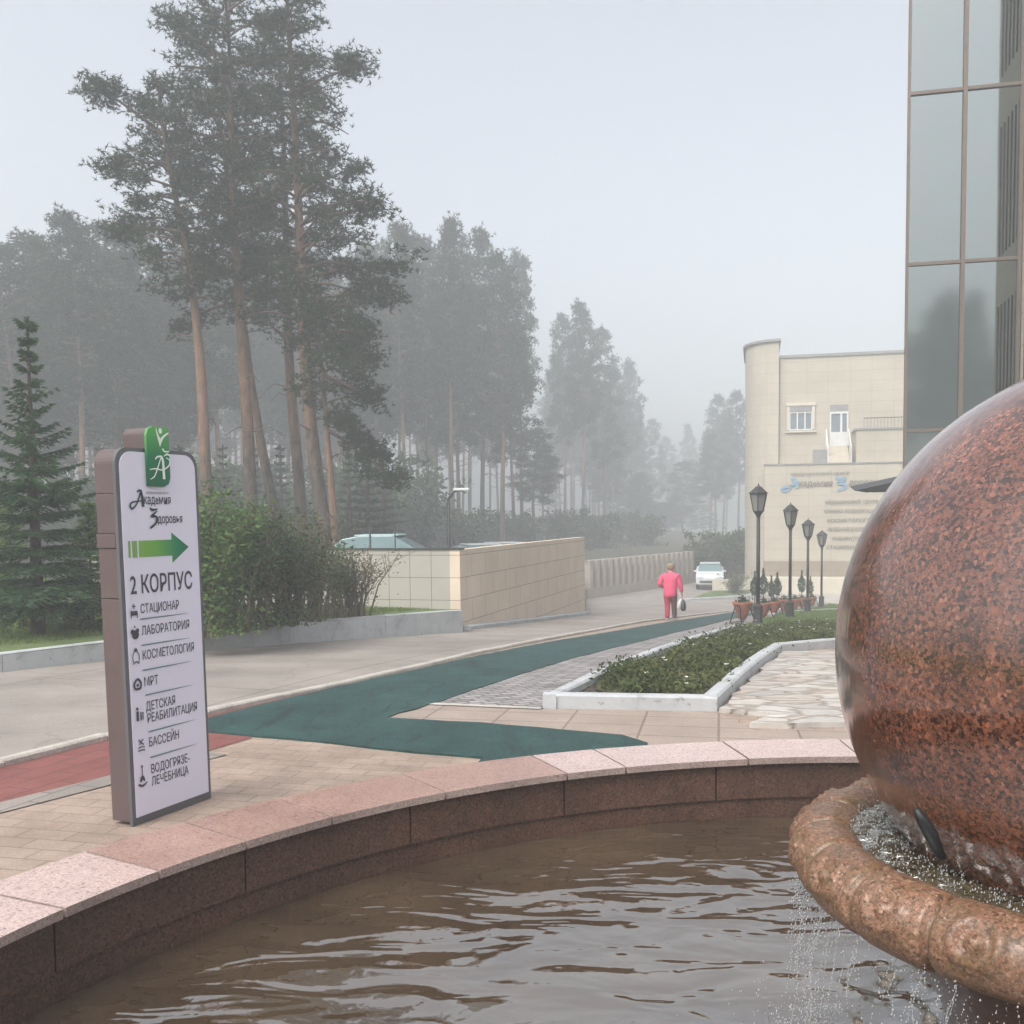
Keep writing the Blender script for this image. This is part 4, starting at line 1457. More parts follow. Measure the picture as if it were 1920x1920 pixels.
# ------------------------------------------------------------------ street lamps
def make_lamp():
    t = empty('street_lamp', (0, 0, 0))
    MB().lathe([(0.15, 0.0), (0.15, 0.06), (0.115, 0.09), (0.105, 0.40), (0.12, 0.43), (0.12, 0.47), (0.06, 0.52), (0.05, 0.56)], 8, cap=True).build('base', M['lamp_metal'], t)
    MB().tube([(0, 0, 0.5), (0, 0, 2.62)], [0.048, 0.042], 12).build('pole', M['lamp_metal'], t, True)
    fr = MB()
    fr.lathe([(0.045, 2.55), (0.07, 2.62), (0.10, 2.66), (0.13, 2.70)], 6, cap=True)
    fr.lathe([(0.125, 2.695), (0.14, 2.715)], 6, cap=True)
    for k in range(6):
        a = math.pi / 3 * k
        fr.tube([(0.125 * math.cos(a), 0.125 * math.sin(a), 2.70), (0.212 * math.cos(a), 0.212 * math.sin(a), 3.12)], 0.013, 4)
    hexa = [(math.pi / 3 * k) for k in range(7)]
    fr.tube([(0.214 * math.cos(a), 0.214 * math.sin(a), 3.12) for a in hexa], 0.014, 4)
    fr.build('lantern_frame', M['lamp_metal'], t)
    rf = MB()
    rf.lathe([(0.265, 3.125), (0.235, 3.145), (0.15, 3.215), (0.07, 3.285), (0.03, 3.30)], 6, cap=True)
    rf.lathe([(0.012, 3.29), (0.022, 3.32), (0.012, 3.345), (0.002, 3.37)], 8)
    rf.build('roof', M['lamp_metal'], t)
    MB().lathe([(0.118, 2.705), (0.204, 3.12)], 6, cap=True).build('lantern_glass', M['lamp_glass'], t)
    return t


lamp0 = make_lamp()
lamp_spots = [(1421, 1173, 'black lantern lamp post nearest the fountain, at the corner of the flower bed'),
              (1481, 1160, 'second black lantern lamp post from the fountain, on the grass edge'),
              (1514, 1149, 'third black lantern lamp post from the fountain, before the sign wall'),
              (1540, 1140, 'farthest and smallest black lantern lamp post on the verge')]
for i, (px, py, lab) in enumerate(lamp_spots):
    o = lamp0 if i == 0 else copy_tree(lamp0)
    q = at(px, py, 0.03)
    o.location = q
    o.rotation_euler = (0, 0, 0.2 + i * 0.13)
    tag(o, lab, 'lamp post', 'lantern lamp posts along the verge')

# ------------------------------------------------------------------ terracotta planters on stands
def leaf_cloud(n, fn, size, flat=0.3):
    """n diamond leaves placed by fn -> (x,y,z)"""
    P = np.array([fn() for _ in range(n)])
    d = RNG.normal(size=(n, 3))
    d[:, 2] = d[:, 2] * flat + 0.25
    d /= np.linalg.norm(d, axis=1)[:, None]
    e = np.cross(d, RNG.normal(size=(n, 3)))
    e /= np.linalg.norm(e, axis=1)[:, None]
    s = size * RNG.uniform(0.6, 1.3, (n, 1))
    V = np.stack([P - d * s, P + e * s * 0.45, P + d * s, P - e * s * 0.45], 1)
    return V.reshape(-1, 3)


def make_planter(k):
    t = empty('terracotta_planter', (0, 0, 0))
    MB().lathe([(0.05, 0.10), (0.085, 0.11), (0.15, 0.26), (0.215, 0.43), (0.235, 0.47), (0.235, 0.50), (0.205, 0.50), (0.19, 0.47), (0.002, 0.46)], 24).build('pot', M['terracotta'], t, True)
    for s in (-1, 1):
        st = MB()
        st.tube([(s * 0.36, -0.16, 0.0), (s * 0.25, -0.05, 0.44), (s * 0.25, 0.05, 0.44), (s * 0.36, 0.16, 0.0)], 0.016, 6)
        st.tube([(s * 0.25, 0, 0.44), (s * 0.19, 0, 0.40)], 0.014, 6)
        st.build('stand_leg', M['black'], t, True)
    MB().tube([(-0.345, 0.1, 0.05), (0.345, 0.1, 0.05)], 0.012, 6).build('stand_bar', M['black'], t, True)
    def f():
        r_, a = abs(rnd.gauss(0, 0.10)), rnd.uniform(0, 6.28)
        return (r_ * math.cos(a), r_ * math.sin(a), 0.48 + abs(rnd.gauss(0, 0.07)))
    tri_mesh('plant', leaf_cloud(160, f, 0.045, 0.8), 4, M['shrub_dark'], t)
    return t


pl_spots = [(1392, 1170, 'terracotta planter on a black stand, nearest one left of the first lamp post'),
            (1432, 1162, 'terracotta planter just behind the first lamp post'),
            (1451, 1157, 'round terracotta planter between the first and second lamp posts'),
            (1470, 1152, 'terracotta planter close left of the second lamp post'),
            (1490, 1148, 'terracotta planter right of the second lamp post'),
            (1503, 1144, 'terracotta planter just left of the third lamp post'),
            (1522, 1141, 'farthest terracotta planter, right of the third lamp post')]
pl0 = None
for i, (px, py, lab) in enumerate(pl_spots):
    o = make_planter(i) if pl0 is None else copy_tree(pl0)
    pl0 = pl0 or o
    o.location = at(px, py)
    o.rotation_euler = (0, 0, -ROADROT + 1.2 + rnd.uniform(-0.25, 0.25))
    s_ = rnd.uniform(0.92, 1.08)
    o.scale = (s_, s_, s_ * 1.05)
    tag(o, lab, 'planter', 'terracotta planters along the path')

# slim clipped shrubs in dark tubs behind the planters
def make_topiary():
    t = empty('topiary_shrub', (0, 0, 0))
    MB().lathe([(0.16, 0.0), (0.20, 0.30), (0.21, 0.32), (0.18, 0.32), (0.002, 0.30)], 16).build('tub', M['dark_grey'], t, True)
    MB().tube([(0, 0, 0.28), (0.01, 0, 0.75)], 0.02, 6).build('stem', M['bark_dark'], t, True)
    def f():
        u = rnd.random()
        z = 0.62 + u * 0.88
        r_ = 0.17 * (math.sin(math.pi * min(1, u * 1.15 + 0.12)) ** 0.8 + 0.05) * math.sqrt(rnd.random())
        a = rnd.uniform(0, 6.28)
        return (r_ * math.cos(a), r_ * math.sin(a), z)
    tri_mesh('foliage', leaf_cloud(620, f, 0.05, 1.6), 4, M['spruce'], t)
    return t


tp0 = None
for i, (px, py, lab) in enumerate(((1415, 1147, 'dark clipped shrub in a tub, partly behind the first lamp post'),
                                   (1431, 1146, 'dark clipped shrub in a tub close right of the first lamp post'),
                                   (1446, 1145, 'left dark clipped shrub of the pair between first and second lamp posts'),
                                   (1457, 1145, 'right dark clipped shrub of the pair between first and second lamp posts'),
                                   (1503, 1137, 'far dark clipped shrub left of the third lamp post'),
                                   (1519, 1136, 'far dark clipped shrub right of the third lamp post'))):
    o = make_topiary() if tp0 is None else copy_tree(tp0)
    tp0 = tp0 or o
    o.location = at(px, py)
    o.rotation_euler = (0, 0, i * 1.3)
    s_ = 1.0 + 0.1 * math.sin(i * 2.1)
    o.scale = (s_, s_, s_)
    tag(o, lab, 'clipped shrub', 'clipped shrubs in tubs')

# ------------------------------------------------------------------ building with the letters
bU = Vector((0.973, -0.232, 0))
bV = Vector((0.232, 0.973, 0))
B0 = at(1432, 1110)
bz = B0.z
brz = math.atan2(bU.y, bU.x)
bld = empty('clinic_building', B0, brz, 'cream tiled building in the mist with lettering and a curved stair tower', 'building')


def bpt(px, py, v=0.0):
    """photograph pixel -> (u, height) on the facade plane v metres behind the front block"""
    n = bV
    p = plane_at(px, py, B0 + bV * v, n)
    return ((p - B0).dot(bU), p.z - bz)


def bbox_part(name, u0, u1, v0, v1, z0, z1, mt, parent=bld, bevel=0.0):
    return MB().box(((u0 + u1) / 2, (v0 + v1) / 2, (z0 + z1) / 2), (u1 - u0, v1 - v0, z1 - z0)).build(name, mt, parent, bevel=bevel)


zb_low = bpt(1432, 873)[1]
z_pl = bpt(1500, 1052)[1]
z_st = bpt(1500, 1081)[1]
bbox_part('front_block', 0, 30, 0, 3.2, z_pl, zb_low, M['beige'])
bbox_part('plinth', -0.004, 30, -0.006, 3.2, z_st, z_pl - 0.001, M['beige_dark'])
bbox_part('steps', -0.2, 30, -1.6, 3.2, -0.4, z_st - 0.001, M['cream'])
bbox_part('parapet_coping', -0.05, 30.05, -0.05, 0.25, zb_low, zb_low + 0.08, M['coping_metal'])
# set-back main block
MV = 3.21
uM0, zM = bpt(1462, 672, MV)
bbox_part('main_block', uM0, uM0 + 34, MV, MV + 12, zb_low - 0.6, zM, M['beige'])
bbox_part('roof_coping', uM0 - 0.02, uM0 + 34.05, MV - 0.08, MV + 12.05, zM, zM + 0.16, M['coping_metal'])
# curved stair tower at the left corner
uT1, zT = bpt(1461, 640, MV - 0.3)
uT0, _ = bpt(1398, 650, MV + 2.6)
rt = uT1 - uT0
tw = MB()
arc = []
for i in range(25):
    a = math.pi / 2 * i / 24
    arc.append((uT1 - rt * math.cos(a), MV - 0.3 + rt * 1.25 * (1 - math.sin(a))))
poly = arc + [(uT1, MV + 8), (uT0, MV + 8)]
tw.prism(poly, -0.3, zT)
tw.build('stair_tower', M['beige'], bld)
tw = MB()
poly2 = [(uT1 - (rt + 0.14) * math.cos(math.pi / 2 * i / 24), MV - 0.44 + (rt * 1.25 + 0.14) * (1 - math.sin(math.pi / 2 * i / 24))) for i in range(25)] + [(uT1 + 0.1, MV - 0.44), (uT1 + 0.1, MV + 8.1), (uT0 - 0.14, MV + 8.1)]
tw.prism(poly2, zT, zT + 0.14)
tw.build('tower_coping', M['coping_metal'], bld)
# raised block on the right with a railing
uR0, zR = bpt(1606, 806, 1.2)
bbox_part('raised_block', uR0, 30, 1.2, MV - 0.004, zb_low + 0.081, zR, M['beige'])
bbox_part('ledge_coping', uR0 - 0.08, 30, 1.12, MV - 0.01, zR, zR + 0.09, M['coping_metal'])
rl_ = MB()
rl_.tube([(uR0 + 0.4, 1.3, zR + 0.65), (29, 1.3, zR + 0.65)], 0.025, 5)
for i in range(60):
    rl_.tube([(uR0 + 0.4 + i * 0.18, 1.3, zR + 0.09), (uR0 + 0.4 + i * 0.18, 1.3, zR + 0.65)], 0.012, 4)
rl_.build('railing', M['dark_grey'], bld)
# window
uW0, zW1 = bpt(1480, 762, MV)
uW1, zW0 = bpt(1523, 806, MV)
wf = MB()
bw = 0.07
wf.box(((uW0 + uW1) / 2, MV - 0.03, zW1 - 0.02), (uW1 - uW0, 0.07, bw)); wf.box(((uW0 + uW1) / 2, MV - 0.03, zW0 + 0.03), (uW1 - uW0, 0.09, bw))
for u in (uW0 + 0.03, uW0 + (uW1 - uW0) * 0.35, uW0 + (uW1 - uW0) * 0.68, uW1 - 0.03): wf.box((u, MV - 0.032, (zW0 + zW1) / 2), (bw, 0.06, zW1 - zW0 - 0.12))
wf.box(((uW0 + uW1) / 2, MV - 0.034, zW1 - 0.38), (uW1 - uW0 - 0.1, 0.055, bw))
for u_, w_, z_, h_ in (((uW0 + uW1) / 2, uW1 - uW0 + 0.36, zW1 + 0.09, 0.16), ((uW0 + uW1) / 2, uW1 - uW0 + 0.44, zW0 - 0.09, 0.10)):
    MB().box((u_, MV - 0.07, z_), (w_, 0.14, h_)).build('window_sill' if z_ < zW1 else 'window_head', M['cream'], bld, bevel=0.01)
for u_ in (uW0 - 0.07, uW1 + 0.07):
    MB().box((u_, MV - 0.06, (zW0 + zW1) / 2), (0.12, 0.12, zW1 - zW0 - 0.02)).build('window_jamb', M['cream'], bld, bevel=0.01)
MB().box(((uW0 + uW1) / 2, MV - 0.05, zW1 - 0.2), (uW1 - uW0 - 0.08, 0.075, 0.30)).build('shutter_box', M['coping_metal'], bld, bevel=0.01)
win = wf.build('window', M['white'], bld)
MB().box(((uW0 + uW1) / 2, MV - 0.008, (zW0 + zW1) / 2), (uW1 - uW0 - 0.1, 0.012, zW1 - zW0 - 0.1)).build('pane', M['win_glass'], win)
# terrace door with transom, steps, rails
uD0, zD1 = bpt(1556, 759, MV)
uD1, zD0 = bpt(1590, 836, MV)
df = MB()
hgt = zD1 - zD0
tz = zD1 - 0.42
df.box((uD0 + 0.04, MV - 0.03, (zD0 + tz) / 2), (0.08, 0.07, tz - zD0)); df.box((uD1 - 0.04, MV - 0.03, (zD0 + tz) / 2), (0.08, 0.07, tz - zD0))
df.box((uD0 + (uD1 - uD0) * 0.62, MV - 0.03, (zD0 + tz) / 2), (0.12, 0.065, tz - zD0)); df.box(((uD0 + uD1) / 2, MV - 0.03, tz - 0.05), (uD1 - uD0 - 0.16, 0.06, 0.12))
df.box(((uD0 + uD1) / 2, MV - 0.025, zD0 + hgt * 0.16), (uD1 - uD0 - 0.1, 0.05, hgt * 0.36))
door = df.build('door', M['white'], bld)
MB().box(((uD0 + uD1) / 2, MV - 0.006, zD0 + hgt * 0.55), (uD1 - uD0 - 0.1, 0.01, hgt * 0.5)).build('pane', M['win_glass'], door)
MB().box(((uD0 + uD1) / 2, MV - 0.008, zD1 - 0.19), (uD1 - uD0, 0.015, 0.38)).build('transom', M['coping_metal'], bld)
zs0 = zb_low + 0.081
ns = 7
sm_ = MB()
for i in range(ns):
    zz = zs0 + (zD0 - zs0) * (i + 1) / ns
    v0 = MV - 0.3 - (ns - 1 - i) * 0.26
    sm_.box(((uD0 + uD1) / 2 - 0.1, (v0 + MV - 0.05) / 2, (zs0 + zz) / 2 + 0.001 * i), (1.15, MV - 0.05 - v0, zz - zs0 - 0.002))
sm_.build('terrace_steps', M['cream'], bld)
for u in ((uD0 + uD1) / 2 - 0.72, (uD0 + uD1) / 2 + 0.52):
    hr = MB()
    hr.tube([(u, MV - 2.0, zs0), (u, MV - 2.0, zs0 + 0.95), (u, MV - 0.25, zD0 + 0.95), (u, MV - 0.25, zD0)], 0.04, 6)
    hr.tube([(u, MV - 1.1, zs0), (u, MV - 1.1, zs0 + 1.4)], 0.03, 6)
    hr.build('handrail', M['white'], bld)
bbox_part('terrace_screen', uD0 - 1.0, uD0 - 0.15, MV - 1.3, MV - 1.2, zs0, zs0 + 0.85, M['coping_metal'])
bbox_part('terrace_screen', uD1 + 0.15, uR0 - 0.1, MV - 1.3, MV - 1.2, zs0, zs0 + 1.0, M['coping_metal'])


def brow(s, px0, py0, px1, hpx, mt, bold=0.0):
    u0, z0 = bpt(px0, py0)
    u1, _ = bpt(px1, py0)
    _, z1 = bpt(px0, py0 - hpx)
    o = text_obj('lettering', s, bld, mt, u0, z0, z1 - z0, u1 - u0, y=0.06, lean_it=False, bold=bold)
    return o


brow('МЕДИЦИНСКИЙ ЦЕНТР', 1484, 892, 1593, 5, M['sign_letter_grey'], 0.02)
brow('кадемия', 1497, 912, 1561, 11, M['sign_letter_grey'], 0.03)
brow('доровья', 1591, 910, 1655, 11, M['sign_letter_grey'], 0.03)
bl = MB()
def bq(px, py): return bpt(px, py)
k_ = 0.03
stroke(bl, [bq(1500, 902), bq(1485, 911), bq(1470, 914), bq(1466, 919), bq(1474, 921), bq(1484, 912), bq(1491, 899)], [0.05, 0.09, 0.14, 0.16, 0.12, 0.1, 0.12], 0.06)
stroke(bl, [bq(1483, 899), bq(1491, 898), bq(1495, 915)], [0.08, 0.13, 0.18], 0.062)
bl.build('lettering', M['sign_letter_blue'], bld, uv=False)
bl = MB()
stroke(bl, [bq(1566, 895), bq(1574, 898), bq(1586, 895)], [0.08, 0.15, 0.06], 0.06)
stroke(bl, [bq(1588, 898), bq(1576, 903), bq(1570, 906), bq(1584, 908), bq(1585, 914), bq(1570, 920)], [0.08, 0.12, 0.14, 0.16, 0.14, 0.1], 0.062)
bl.build('lettering', M['sign_letter_blue'], bld, uv=False)
for s, a0, y0, a1 in (('МЕДИЦИНСКИЙ  ЦЕНТР', 1547, 945, 1646), ('КЛИНИКА РЕАБИЛИТАЦИИ', 1545, 962, 1646), ('КОСМЕТОЛОГИЯ', 1551, 979, 1640), ('ЛЕЧЕБНЫЙ БАССЕЙН', 1551, 996, 1630), ('ЛАБОРАТОРИЯ', 1560, 1013, 1628), ('СТАЦИОНАР', 1549, 1029, 1608)):
    brow(s, a0, y0, a1, 6, M['sign_letter_grey'], 0.03)

# ------------------------------------------------------------------ glass tower on the right
TU = Vector((0.973, -0.232, 0))
TV = Vector((0.232, 0.973, 0))
T0 = depth_at(1693, 958, 20.0)
tzg = SLN(T0.x, T0.y)
T0.z = 0
trz = math.atan2(TU.y, TU.x)
tower = empty('glass_building', T0, trz, 'tall building with a dark mirrored glass front in bronze frames, behind the granite ball', 'building')


def tpt(px, py):
    p = plane_at(px, py, T0, TV)
    return ((p - T0).dot(TU), p.z)


uA = 0.0
u1_ = tpt(1803, 600)[0]
u2_ = tpt(1911, 600)[0]
zl = [tpt(1687, 808)[1], tpt(1692, 497)[1], tpt(1700, 177)[1]]
dz_ = (zl[2] - zl[0]) / 2
rows = [tzg - 0.1, zl[0], zl[1], zl[2], zl[2] + dz_, zl[2] + 2 * dz_]
us = [uA, u1_, u2_]
for i in range(2):
    for j in range(len(rows) - 1):
        MB().box(((us[i] + us[i + 1]) / 2, 0.03 + 0.001 * ((i + j) % 2), (rows[j] + rows[j + 1]) / 2), (us[i + 1] - us[i] - 0.05, 0.02, rows[j + 1] - rows[j] - 0.05)).build('pane', M['glass'], tower)
fr = MB()
for u, w in ((uA + 0.015, 0.05), (u1_, 0.075), (u2_ - 0.02, 0.06)):
    fr.box((u, 0.0, (rows[0] + rows[-1]) / 2), (w, 0.09, rows[-1] - rows[0]))
for z in rows[1:]:
    for i in range(2):
        fr.box(((us[i] + us[i + 1]) / 2, 0.006, z), (us[i + 1] - us[i] - 0.078, 0.07, 0.06))
fr.build('mullions', M['bronze'], tower)
# body behind the glass and its oblique left flank
core = MB()
core.prism([(uA + 0.02, 0.06), (u2_ + 4, 0.06), (u2_ + 4, 9), (uA + 3.2, 9)], rows[0], rows[-1])
core.build('core', M['dark_grey'], tower)
# tiled wing that comes forward on the right
wing = MB()
wing.box((u2_ + 2.0 + 0.03, -2.2 / 2 + 0.05, (rows[0] + rows[-1]) / 2), (4.0, 2.2, rows[-1] - rows[0]))
wing.build('tiled_wing', M['beige'], tower)
for z in (4.6, 8.2, 11.8):
    sl = MB()
    for k in range(6):
        sl.box((u2_ + 0.018, -0.35 - k * 0.3, z), (0.02, 0.05, 2.6))
    slo = sl.build('wing_window', M['dark_grey'], tower)
# entrance canopy
c0, c1 = tpt(1601, 917), tpt(1690, 893)
can = MB()
cz = tpt(1640, 915)[1]
p_a = plane_at(1602, 920, T0 - TV * 1.0, TV)
ua_ = (p_a - T0).dot(TU)
za_ = p_a.z
can.add([(ua_, -1.0, za_), (ua_ + 1.5, -1.0, za_ + 0.32), (ua_ + 1.5, -0.04, za_ + 0.42), (ua_, -0.04, za_ + 0.10),
         (ua_ + 0.22, -1.0, za_ - 0.04), (ua_ + 1.6, -1.0, za_ + 0.10), (ua_ + 1.6, -0.04, za_ + 0.2), (ua_ + 0.22, -0.04, za_ + 0.04)],
        [(0, 1, 2, 3), (7, 6, 5, 4), (0, 4, 5, 1), (1, 5, 6, 2), (2, 6, 7, 3), (3, 7, 4, 0)])
can.build('canopy', M['black'], tower)
can = MB()
can.box((ua_ + 0.55, -0.52, za_ + 0.03), (0.3, 0.9, 0.10), 0)
can.build('canopy_bracket', M['dark_grey'], tower)

# ------------------------------------------------------------------ person
def skin_mesh(name, nodes, edges, mt, parent, sub=2):
    me = bpy.data.meshes.new(name)
    me.from_pydata([n[0] for n in nodes], edges, [])
    o = bpy.data.objects.new(name, me)
    COL.objects.link(o)
    sk = o.modifiers.new('skin', 'SKIN')
    sk.use_smooth_shade = True
    for i, n in enumerate(nodes):
        r_ = n[1]
        me.skin_vertices[0].data[i].radius = r_ if isinstance(r_, tuple) else (r_, r_)
    me.skin_vertices[0].data[0].use_root = True
    ss = o.modifiers.new('sub', 'SUBSURF')
    ss.levels = ss.render_levels = sub
    dg = bpy.context.evaluated_depsgraph_get()
    nm = bpy.data.meshes.new_from_object(o.evaluated_get(dg))
    bpy.data.objects.remove(o)
    nm.materials.clear()
    nm.materials.append(mt)
    nm.polygons.foreach_set('use_smooth', [True] * len(nm.polygons))
    r2 = bpy.data.objects.new(name, nm)
    COL.objects.link(r2)
    r2.parent = parent
    return r2


pp = at(1257, 1164)
per = empty('person', pp, math.atan2(UY, UX) - math.pi / 2, 'person in a pink jacket walking away down the path with a bag', 'person')
nodes = [((0, 0, .79), (.13, .10)), ((0, .0, .95), (.13, .10)), ((0, .02, 1.12), (.15, .10)), ((0, .03, 1.24), (.10, .08)), ((0, .045, 1.31), .05), ((0, .06, 1.37), .062), ((0, .065, 1.44), (.075, .09)), ((0, .06, 1.50), (.06, .07)),
         ((-.085, 0, .74), .095), ((-.085, .03, .42), .062), ((-.08, -.05, .10), .042), ((-.085, .05, .045), .035), ((-.088, .12, .035), .028),
         ((.085, .01, .74), .095), ((.088, .07, .42), .062), ((.095, .09, .10), .042), ((.10, .19, .045), .035), ((.103, .26, .035), .028),
         ((-.19, .01, 1.21), .055), ((-.29, -.03, .97), .045), ((-.20, .15, .89), .032), ((-.17, .20, .88), .03),
         ((.19, .01, 1.21), .055), ((.255, .0, .97), .045), ((.30, .05, .75), .032), ((.31, .06, .69), .032)]
edges = [(0, 1), (1, 2), (2, 3), (3, 4), (4, 5), (5, 6), (6, 7), (0, 8), (8, 9), (9, 10), (10, 11), (11, 12), (0, 13), (13, 14), (14, 15), (15, 16), (16, 17), (3, 18), (18, 19), (19, 20), (20, 21), (3, 22), (22, 23), (23, 24), (24, 25)]
nb = len(nodes)
for hx, hy, hz, s in ((.31, .06, .69, 1), (-.17, .20, .88, -1)):   # five curled fingers on each hand
    root = 25 if s == 1 else 21
    for k in range(4):
        if s == 1: pts = [(hx - .004 + k * 0.0, hy - .024 + k * .017, hz - .035), (hx - .016, hy - .024 + k * .017, hz - .062 - (.006 if k in (1, 2) else 0)), (hx - .036, hy - .022 + k * .016, hz - .056)]
        else: pts = [(hx + .03, hy - .0 + k * .004, hz + .026 - k * .017), (hx + .055, hy + .008, hz + .026 - k * .017), (hx + .065, hy - .012, hz + .024 - k * .016)]
        for j, q in enumerate(pts):
            nodes.append((q, .0088 - .001 * j))
            edges.append((root if j == 0 else len(nodes) - 2, len(nodes) - 1))
    th_ = [(hx - .02 * s, hy + .03, hz - .006), (hx - .034 * s, hy + .034, hz - .03)]
    for j, q in enumerate(th_):
        nodes.append((q, .0095))
        edges.append((root if j == 0 else len(nodes) - 2, len(nodes) - 1))
body = skin_mesh('body', nodes, edges, M['skin'], per, 1)
jk = [((0, .0, .60), (.215, .16)), ((0, .0, .80), (.205, .155)), ((0, .0, 1.06), (.20, .145)), ((0, .01, 1.18), (.19, .13)), ((0, .02, 1.27), (.10, .085)), ((0, .035, 1.315), (.068, .066)),
      ((-.20, .01, 1.20), .088), ((-.30, -.03, .97), .075), ((-.21, .14, .89), .052),
      ((.20, .01, 1.20), .088), ((.265, .0, .97), .075), ((.30, .045, .765), .055)]
skin_mesh('jacket', jk, [(0, 1), (1, 2), (2, 3), (3, 4), (4, 5), (3, 6), (6, 7), (7, 8), (3, 9), (9, 10), (10, 11)], M['pink'], per)
for v_ in bpy.data.objects['jacket'].data.vertices:
    n_ = noise.noise(Vector((v_.co.x * 7, v_.co.y * 7, v_.co.z * 4))) + 0.5 * noise.noise(Vector((v_.co.x * 16, v_.co.y * 16, v_.co.z * 9 + 3)))
    v_.co += Vector((v_.normal.x, v_.normal.y, v_.normal.z)) * 0.016 * n_
skin_mesh('trouser_leg', [((-.08, 0, .80), .115), ((-.085, 0, .70), .112), ((-.085, .03, .42), .082), ((-.08, -.045, .12), .066), ((-.08, -.05, .075), .066)], [(0, 1), (1, 2), (2, 3), (3, 4)], M['crimson'], per)
skin_mesh('trouser_leg', [((.08, .01, .80), .115), ((.085, .02, .70), .112), ((.088, .07, .42), .082), ((.095, .09, .12), .066), ((.095, .09, .075), .066)], [(0, 1), (1, 2), (2, 3), (3, 4)], M['maroon'], per)
for x, y, k in ((-.083, .02, 0), (.10, .16, 1)):
    skin_mesh('shoe', [((x, y - .085, .045), (.045, .04)), ((x, y, .045), (.045, .045)), ((x + .004, y + .10, .032), (.045, .03)), ((x + .004, y + .14, .028), (.03, .024))], [(0, 1), (1, 2), (2, 3)], M['shoe'], per)
hm = skin_mesh('hair', [((0, .035, 1.36), (.088, .055)), ((0, .03, 1.42), (.115, .09)), ((0, .04, 1.49), (.118, .105)), ((0, .05, 1.555), (.085, .08))], [(0, 1), (1, 2), (2, 3)], M['hair'], per)
# facial features (turned away from the camera)
MB().tube([(0, .14, 1.445), (0, .172, 1.415), (0, .15, 1.405)], [.008, .014, .009], 8).build('nose', M['skin'], per, True)
for s in (-1, 1):
    MB().tube([(s * .03, .142, 1.45), (s * .03, .152, 1.45)], [.012, .008], 8).build('eye', M['white'], per, True)
    MB().tube([(s * .083, .06, 1.46), (s * .094, .05, 1.435), (s * .083, .06, 1.405)], [.010, .015, .008], 8).build('ear', M['skin'], per, True)
MB().tube([(-.022, .148, 1.385), (0, .155, 1.382), (.022, .148, 1.385)], [.004, .007, .004], 8).build('mouth', M['crimson'], per, True)

bg = empty('carrier_bag', pp + Matrix.Rotation(math.atan2(UY, UX) - math.pi / 2, 3, 'Z') @ Vector((.335, .05, .30)), math.atan2(UY, UX) - math.pi / 2, 'black and white carrier bag in the right hand of the pink person', 'bag')
skin_mesh('bag_body', [((0, 0, .02), (.09, .05)), ((.01, 0, .12), (.115, .065)), ((.0, 0, .22), (.085, .05)), ((-.01, 0, .30), (.04, .03))], [(0, 1), (1, 2), (2, 3)], M['bag_dark'], bg)
skin_mesh('bag_side', [((-.085, -.02, .06), (.05, .045)), ((-.07, -.02, .20), (.06, .05)), ((-.035, -.01, .31), (.035, .03))], [(0, 1), (1, 2)], M['bag_white'], bg)
MB().tube([(-.03, 0, .30), (-.035, 0, .36), (-.025, .01, .385), (-.015, 0, .36), (-.01, 0, .30)], .006, 6).build('handle', M['bag_white'], bg, True)
bg.scale = (1.35, 1.35, 1.2)
bg.location.z -= 0.07

# ------------------------------------------------------------------ pines
def tufts(clumps, per, spread, blades, L, w, up=0.35):
    """needle tufts round clump centres; one slim triangle per blade"""
    C = np.repeat(np.asarray(clumps, float), per, axis=0)
    C = C + np.clip(RNG.normal(size=C.shape), -1.7, 1.7) * np.array([spread, spread, spread * 0.5])
    n = len(C)
    C = np.repeat(C, blades, axis=0)
    d = RNG.normal(size=C.shape)
    d[:, 2] = d[:, 2] * 0.7 + up
    d /= np.linalg.norm(d, axis=1)[:, None]
    e = np.cross(d, RNG.normal(size=d.shape))
    e /= np.linalg.norm(e, axis=1)[:, None]
    s = RNG.uniform(0.65, 1.25, (len(C), 1))
    V = np.stack([C - e * w * 0.5 * s - d * L * 0.15, C + e * w * 0.5 * s - d * L * 0.15, C + d * L * s], 1)
    return V.reshape(-1, 3)


def path_at(path, f):
    """path: list of (height fraction, x, y)"""
    for a, c in zip(path, path[1:]):
        if a[0] <= f <= c[0]:
            t = (f - a[0]) / (c[0] - a[0] + 1e-9)
            return a[1] + (c[1] - a[1]) * t, a[2] + (c[2] - a[2]) * t
    return path[-1][1], path[-1][2]


